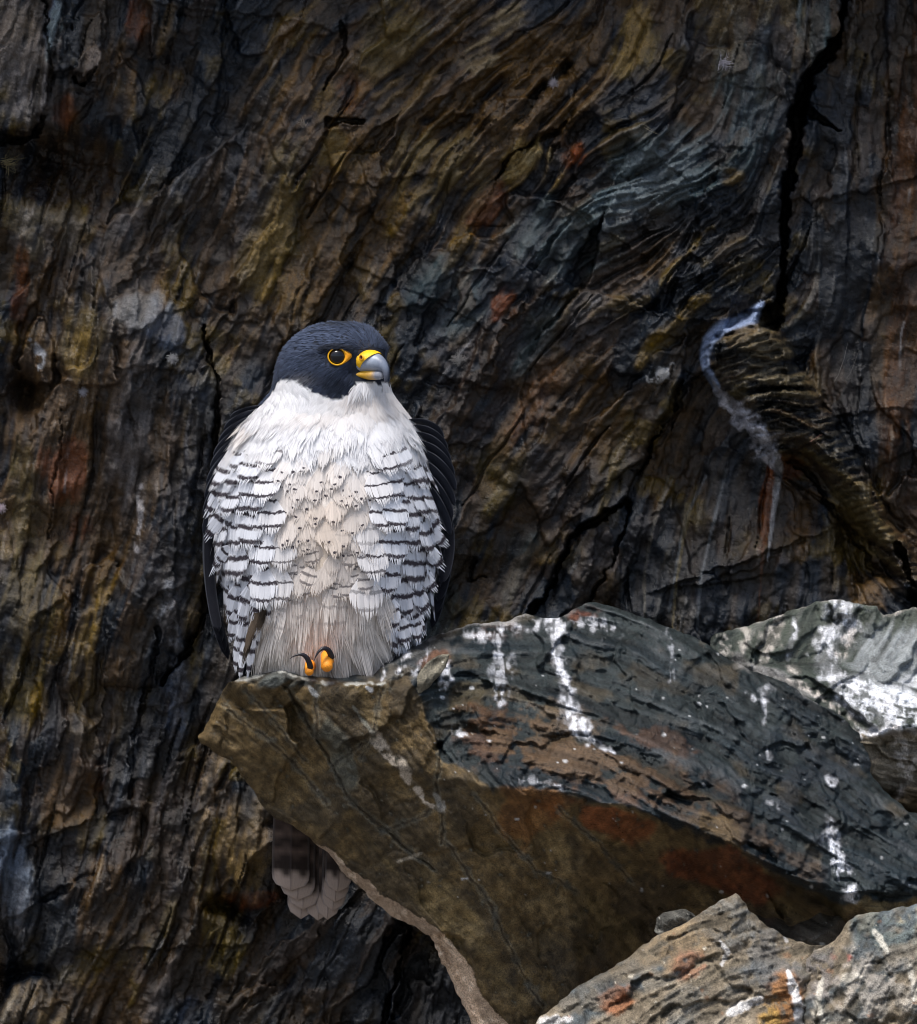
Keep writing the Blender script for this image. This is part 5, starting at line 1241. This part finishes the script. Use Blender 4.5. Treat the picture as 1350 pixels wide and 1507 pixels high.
# cere: yellow collar over the base, its edge slanting forward at the top
ce_r = [((-13, 16.6), (-24, -17.6), 29.5), ((-4, 17.4), (-22, -17.4), 28.0), ((4, 17.0), (-20.5, -17.2), 26.0), ((11.5, 15.0), (-15.5, -17.0), 24.0), ((15.5, 12.6), (-12.5, -16.6), 22.0)]
V, F = loft(ce_r)
V = V[:-1]; F = [f for f in F if max(f) < len(V)]
mesh('cere', Wp(V), tri(F), M_skin, beak, np.repeat([(0.82, 0.46, 0.012)], len(V), 0))
# nostril on the near side
def side_pt(s0, h0, w0): return BO + AX * s0 + np.array((0, -1, 0)) * h0 - LA * w0
nc = side_pt(2.0, 6.0, 22.8); e1 = unit(AX * .75 - LA * .1); e2 = np.array((0, 1.0, 0)); e3 = unit(np.cross(e1, e2)); e3 = e3 * np.sign(-e3[2])
V = []; F = []; C_ = []
for j, (rr_, lf, cc) in enumerate([(4.8, -.4, (.75, .36, .012)), (3.8, 1.3, (.8, .40, .02)), (2.7, 1.0, (.30, .08, .01)), (1.4, -.3, (.05, .012, .006)), (.05, -.5, (.02, .006, .004))]):
    for k in range(20):
        t = 2 * math.pi * k / 20; V.append(nc + e1 * rr_ * 1.15 * math.cos(t) + e2 * rr_ * math.sin(t) + e3 * lf); C_.append(cc)
for j in range(4):
    for k in range(20): F.append((j * 20 + k, j * 20 + (k + 1) % 20, (j + 1) * 20 + (k + 1) % 20, (j + 1) * 20 + k))
mesh('nostril', Wp(np.array(V)), np.array(F), M_skin, beak, np.array(C_))
lo_r = [((-20, -14), (-16, -24), 25), ((-12, -12.5), (-9, -26), 19.5), ((-2, -12), (0, -27), 15), ((8, -12), (9, -27.2), 11.4), ((15, -12.5), (15.5, -26.8), 8.6), ((20, -13), (20, -26), 6.4), ((23.5, -15), (23, -25.4), 4.0), ((25, -17), (24.6, -22.5), 1.8)]
V, F = loft(lo_r)
s_ = (V - BO) @ AX; g = sstep(5, 15, s_)[:, None]
mesh('lower_beak', Wp(V), tri(F), M_horn, beak, np.array((0.66, 0.36, 0.03)) * (1 - g) + np.array((0.22, 0.23, 0.27)) * g)

# --- feet: orange toes with black talons hooked over the lip
def tube(path, rad, na=12, flat=1.0):
    P = np.array(path, float); n_ = len(P); V = []; F = []
    T = np.gradient(P, axis=0); T /= np.linalg.norm(T, axis=1, keepdims=True) + 1e-9
    ref = np.array((0.3, 0.2, 1.0))
    for i in range(n_):
        a1 = unit(np.cross(T[i], ref)); a2 = np.cross(T[i], a1)
        for k in range(na):
            t = 2 * math.pi * k / na; V.append(P[i] + rad[i] * (a1 * math.cos(t) + a2 * math.sin(t) * flat))
    for i in range(n_ - 1):
        for k in range(na): F.append((i * na + k, i * na + (k + 1) % na, (i + 1) * na + (k + 1) % na, (i + 1) * na + k))
    V.append(P[0]); V.append(P[-1]); e0, e1_ = len(V) - 2, len(V) - 1
    for k in range(na):
        F.append(((k + 1) % na, k, e0)); F.append(((n_ - 1) * na + k, (n_ - 1) * na + (k + 1) % na, e1_))
    return np.array(V), tri(F)
def bez(p, n_=14):
    p = np.array(p, float); t = np.linspace(0, 1, n_)[:, None]
    if len(p) == 4: return (1 - t) ** 3 * p[0] + 3 * (1 - t) ** 2 * t * p[1] + 3 * (1 - t) * t * t * p[2] + t ** 3 * p[3]
    return (1 - t) ** 2 * p[0] + 2 * (1 - t) * t * p[1] + t * t * p[2]
for side_, toe_p, toe_r, tal_p, tal_r in (
        ('right', [(457, 984, -25), (457, 978, -80), (456, 972, -112), (455, 992, -126)], (8, 6.5), [(457, 983, -124), (454, 963, -136), (443, 957, -138), (426, 970, -138)], 4.6),
        ('left', [(482, 976, -25), (482, 966, -80), (482, 956, -108), (481, 986, -126)], (10, 8.8), [(488, 968, -116), (484, 948, -130), (469, 950, -136), (462, 974, -136)], 4.8)):
    ft = mesh('foot', *[(lambda V, F: (Wp(V), F))(*tube(bez([(toe_p[0][0] + 4, 930, 20), (toe_p[0][0] + 4, 960, 5), (toe_p[0][0], 980, -20)]), np.linspace(9, 9, 14)))][0], M_skin, falcon,
              np.repeat([(0.80, 0.36, 0.03)], 14 * 12 + 2, 0))
    path = bez(toe_p, 22); rad = np.linspace(toe_r[0], toe_r[1], 22) * (1 + .07 * np.sin(np.arange(22) * 1.9)); rad[-1] *= .6
    V, F = tube(path, rad, 14)
    cc = np.repeat([(0.80, 0.28, 0.02)], len(V), 0) * (1 + .12 * np.sin(np.repeat(np.arange(22), 14) * 1.9)[:, None].repeat(3, 1) if False else 1.0)
    toe = mesh('toe', Wp(V), F, M_skin, ft, cc)
    path = bez(tal_p, 20); rad = tal_r * (1 - np.linspace(0, 1, 20) ** 1.4 * .94)
    V, F = tube(path, rad, 12)
    mesh('talon', Wp(V), F, M_horn, ft, np.repeat([(0.014, 0.011, 0.015)], len(V), 0))

# --- flight and tail feathers: single broad vanes with a shaft
def quill(name, path, wl, wr, sidev, nrmv, parent, colf, tipr=.12, na=9, ns=22, cup=.12):
    P = np.array(path, float); P = bez(P, ns) if len(P) in (3, 4) else P
    ns = len(P); t = np.linspace(0, 1, ns); V = []; C_ = []
    prof = np.minimum(1, (t / .25) ** .7 * .7 + .3) * np.sqrt(np.clip(1 - np.clip((t - (1 - tipr)) / tipr, 0, 1) ** 2.2, 0.0, 1))
    sv_ = unit(np.array(sidev, float)); nv_ = unit(np.array(nrmv, float))
    for i in range(ns):
        for k in range(na):
            s_ = -1 + 2 * k / (na - 1); w_ = (wl if s_ < 0 else wr) * prof[i]
            V.append(P[i] + sv_ * s_ * w_ - nv_ * cup * abs(s_ * w_) ** 1.3 * .5 + nv_ * (0.8 * (k == na // 2)))
            C_.append(colf(t[i], s_, i))
    F = []
    for i in range(ns - 1):
        for k in range(na - 1): a_ = i * na + k; F.append((a_, a_ + 1, a_ + na + 1, a_ + na))
    n_ = len(V); V = np.array(V); Vb = V - nv_ * 0.9
    F = np.array(F); bd = [i * na for i in range(ns)] + [(ns - 1) * na + k for k in range(1, na)] + [i * na + na - 1 for i in range(ns - 2, -1, -1)] + list(range(na - 2, 0, -1))
    sd_ = [(bd[i], bd[(i + 1) % len(bd)], bd[(i + 1) % len(bd)] + n_, bd[i] + n_) for i in range(len(bd))]
    return mesh(name, Wp(np.concatenate([V, Vb])), np.concatenate([F, F[:, ::-1] + n_, np.array(sd_)]), M_quill, parent, np.concatenate([C_, C_]))
qr = np.random.default_rng(5)
def tailcol(band):
    def f(t, s_, i):
        c = np.array((0.018, 0.012, 0.010))
        pale = float(sstep(.905, .94, t + .012 * math.sin(7 * s_))); c = c * (1 - pale) + np.array((0.30, 0.235, 0.195)) * pale
        m2 = float(blob(np.array(t), np.array(0.), band, 0, .045, 1)); c = c * (1 - .6 * m2) + np.array((0.07, 0.045, 0.036)) * .6 * m2
        for bb in (.74, .82): c = c + np.array((0.075, 0.052, 0.042)) * float(blob(np.array(t), np.array(0.), bb + .01 * math.sin(6 * s_), 0, .018, 1)) * (1 - pale)
        if abs(s_) > .9: c = c * .35 + np.array((0.20, 0.17, 0.16)) * .65 * (.25 + .75 * pale)
        if abs(s_) < .05: c = c * .6 + np.array((0.05, .04, .04)) * .4
        return c * (1 + .05 * math.sin(31 * s_ + 9 * t))
    return f
tail = empty('tail', W(470, 1000, 150), None, None); tail.parent = falcon; tail.location = Vector(W(470, 1000, 150)) - falcon.location
def tlink(o):
    return o
for tipx, tipy, dp, wl_, wr_, rx in [(443, 1353, 196, 21, 20, 468), (468, 1355, 193, 20, 20, 474), (482, 1354, 190, 18, 18, 480), (490, 1341, 187, 18, 19, 486), (446, 1339, 184, 24, 24, 462), (493, 1328, 181, 20, 20, 490),
                                     (438, 1325, 177, 26, 26, 458), (497, 1313, 174, 20, 20, 492), (428, 1311, 170, 28, 28, 452)]:
    o = quill('tail_feather', [(rx, 985, 130), ((rx + tipx) / 2 + (tipx - 465) * .35, 1150, dp - 4), (tipx, tipy, dp)], wl_, wr_, (1, .06, 0.10), (0, 0, -1), None, tailcol(qr.uniform(.66, .70)), .075, na=25, ns=40)
    o.parent = tail; o.matrix_parent_inverse = __import__('mathutils').Matrix.Translation(Vector(W(470, 1000, 150))).inverted()

# --- wings folded behind the flanks
def wingcol(t, s_, i):
    c = np.array((0.026, 0.029, 0.040)) * (.7 + .6 * t)
    if abs(s_) > .72: c = c * .3 + np.array((0.20, 0.205, 0.23)) * .7 * (.55 + .45 * math.sin(9 * t + 3 + 2 * s_))
    return c
def wcol2(t, s_, i):
    c = np.array((0.017, 0.018, 0.024))
    if abs(s_) > .85: c = c * .4 + np.array((0.075, 0.08, 0.095)) * .6
    return c
for sgn, nm in ((-1, 'wing'), (1, 'wing')):
    wg = empty('wing', W(478 + sgn * 150, 700, 80), None, None); wloc = Vector(W(478 + sgn * 150, 700, 80)); wg.parent = falcon; wg.location = wloc - falcon.location
    def put(o):
        o.parent = wg; o.matrix_parent_inverse = __import__('mathutils').Matrix.Translation(wloc).inverted()
    if sgn < 0:
        # shoulder coverts: narrow dark leaves stepping down the outside of the shoulder
        pts = [((398, 598), (352, 602), (340, 618)), ((392, 603), (345, 610), (330, 636)), ((388, 612), (338, 622), (322, 656)), ((382, 622), (332, 636), (314, 676)), ((378, 632), (328, 650), (309, 694)),
               ((374, 644), (322, 668), (304, 716)), ((370, 656), (318, 684), (301, 738)), ((366, 670), (316, 704), (299, 760)), ((364, 686), (314, 726), (298, 786))]
        for j, (a_, b_, c_) in enumerate(pts):
            put(quill('covert_feather', [(*a_, 20 + j * 1.5), (*b_, 30 + j * 2), (*c_, 52 + j * 2)], 9, 9, (.55, .45, .7), (-.45, 0, -.9), None, wingcol, .3, na=7, ns=16))
        for j, (x0_, x1_, yt_) in enumerate([(316, 322, 930), (314, 326, 946), (311, 331, 960), (308, 336, 971)]):
            put(quill('flight_feather', [(318, 690 + 10 * j, 70 + 8 * j), (x0_ - 22, 830, 80 + 9 * j), (x1_, yt_, 64 + 10 * j)], 11, 10, (.75, 0, .66), (-.6, 0, -.8), None, wcol2, .12, na=9, ns=24))
    else:
        pts = [((600, 618), (640, 618), (652, 648)), ((604, 626), (648, 632), (658, 668)), ((608, 636), (654, 646), (663, 690)), ((612, 648), (658, 664), (668, 706)), ((614, 660), (660, 682), (671, 722)),
               ((616, 674), (658, 704), (669, 744)), ((618, 690), (656, 724), (666, 764)), ((620, 706), (654, 742), (664, 788))]
        for j, (a_, b_, c_) in enumerate(pts):
            put(quill('covert_feather', [(*a_, 20 + j * 1.5), (*b_, 30 + j * 2), (*c_, 52 + j * 2)], 9, 10, (.6, -.4, -.7), (.45, 0, -.9), None, wingcol, .3, na=7, ns=16))
        for j, (x1_, yt_) in enumerate([(648, 860), (645, 885), (640, 905), (636, 925)]):
            put(quill('flight_feather', [(640, 700 + 10 * j, 70 + 8 * j), (680 - 2 * j, 800, 80 + 9 * j), (x1_, yt_, 64 + 10 * j)], 10, 11, (.75, 0, -.66), (.6, 0, -.8), None, wcol2, .12, na=9, ns=24))
# ------------------------------------------------------------------ small things caught on the rock
M_fluff = colour_material('down_fluff', 0.9, 0.1)
M_straw = colour_material('dry_straw', 0.8, 0.2)
def surface_d(x, y):
    """depth of the cliff face at a point"""
    i = int(np.clip((x + PAD) / STEP, 0, H.shape[1] - 1)); j = int(np.clip((y + PAD) / STEP, 0, H.shape[0] - 1))
    return float(WALL_D - H[max(0, j - 3):j + 4, max(0, i - 3):i + 4].max())
def strands(name, cx, cy, n, spread_, length, direc, wid, col, mat, label, cat, seed, curl=.5, d=None, group=None):
    r = np.random.default_rng(seed); V = []; F = []; C_ = []
    d0 = surface_d(cx, cy) - 3 if d is None else d
    for k in range(n):
        a = direc + r.normal(0, spread_); L = length * r.uniform(.5, 1.1); m = 6
        p = np.array((cx + r.normal(0, length * .10), cy + r.normal(0, length * .10), d0 - r.uniform(0, 5))); c = r.normal(0, curl)
        cj = np.array(col) * r.uniform(.75, 1.15)
        for q in range(m):
            w_ = wid * (1 - .75 * q / (m - 1)) * .5
            nx, ny = -math.cos(a), math.sin(a)
            b0 = len(V)
            V += [p + np.array((nx * w_, -ny * w_ * -1, 0)), p - np.array((nx * w_, -ny * w_ * -1, 0)), p + np.array((0, 0, -w_ * 1.4))]
            C_ += [cj] * 3
            if q:
                for (i_, j_) in ((0, 1), (1, 2), (2, 0)): F.append((b0 - 3 + i_, b0 - 3 + j_, b0 + j_, b0 + i_))
            a += c / m + r.normal(0, .12); p = p + np.array((math.sin(a), -math.cos(a), r.normal(0, .25))) * L / m
    o = mesh(name, Wp(np.array(V)), np.array(F), mat, None, np.clip(np.array(C_), 0, .9))
    return tag(o, label, cat, None, group)
def fluff(name, cx, cy, n, sp, length, direc, wid, col, mat, label, cat, seed):
    return strands(name, cx, cy, n * 4, 2.2, length * .75, direc, wid * .6, col, mat, label, cat, seed, 1.4)
FL = (0.42, 0.41, 0.45)
fluff('down_tuft', 122, 577, 60, 1.3, 13, 1.4, 1.3, FL, M_fluff, 'white down tuft under the brown block at the left', 'feather', 1)
fluff('down_tuft', 2, 748, 60, 1.4, 13, .5, 1.5, (.5, .42, .46), M_fluff, 'pinkish down tuft at the left picture edge', 'feather', 2)
fluff('down_tuft', 254, 528, 60, 1.2, 15, 2.2, 1.5, (.30, .30, .31), M_fluff, 'grey fluff on the shoulder of the rounded column', 'feather', 3)
fluff('down_tuft', 676, 530, 36, .9, 22, .1, 1.4, (.26, .25, .24), M_fluff, 'greyish tuft on the wall just right of the falcon\'s head', 'feather', 4)
strands('down_feather', 1062, 92, 50, .7, 22, 2.0, 1.2, (.33, .32, .36), M_fluff, 'curled pale feather high on the wall near the top right', 'feather', 5, .9)
fluff('down_tuft', 815, 122, 40, 1.2, 14, 3.0, 1.4, (.30, .28, .31), M_fluff, 'pale tuft in the small dark pocket at the top', 'feather', 6)
strands('down_feather', 447, 186, 36, .5, 15, -.3, 1.2, (.22, .19, .16), M_fluff, 'tiny tan feather on the wall above the falcon\'s hood', 'feather', 7)
fluff('down_tuft', 976, 550, 50, 1.0, 14, -1.3, 1.3, (.42, .42, .42), M_fluff, 'white fluff on the small shelf left of the blue-white streak', 'feather', 8)
strands('grass_tuft', 6, 238, 34, .55, 32, 1.6, 1.3, (.20, .165, .085), M_straw, 'dry grass tuft beside the dark hollow at the upper left', 'grass', 9, .9)
strands('straw_stem', 952, 186, 2, .06, 46, 2.1, 1.4, (.26, .23, .17), M_straw, 'thin straw lying on the grey folded block', 'straw', 10, .1)
strands('straw_stem', 1238, 560, 2, .05, 70, .65, 1.1, (.20, .19, .18), M_straw, 'long thin straw above the crumpled rib', 'straw', 11, .2)
strands('straw_stem', 1192, 652, 3, .15, 26, .95, 1.4, (.26, .15, .12), M_straw, 'short reddish straw lying on the crumpled rib', 'straw', 12, .2)
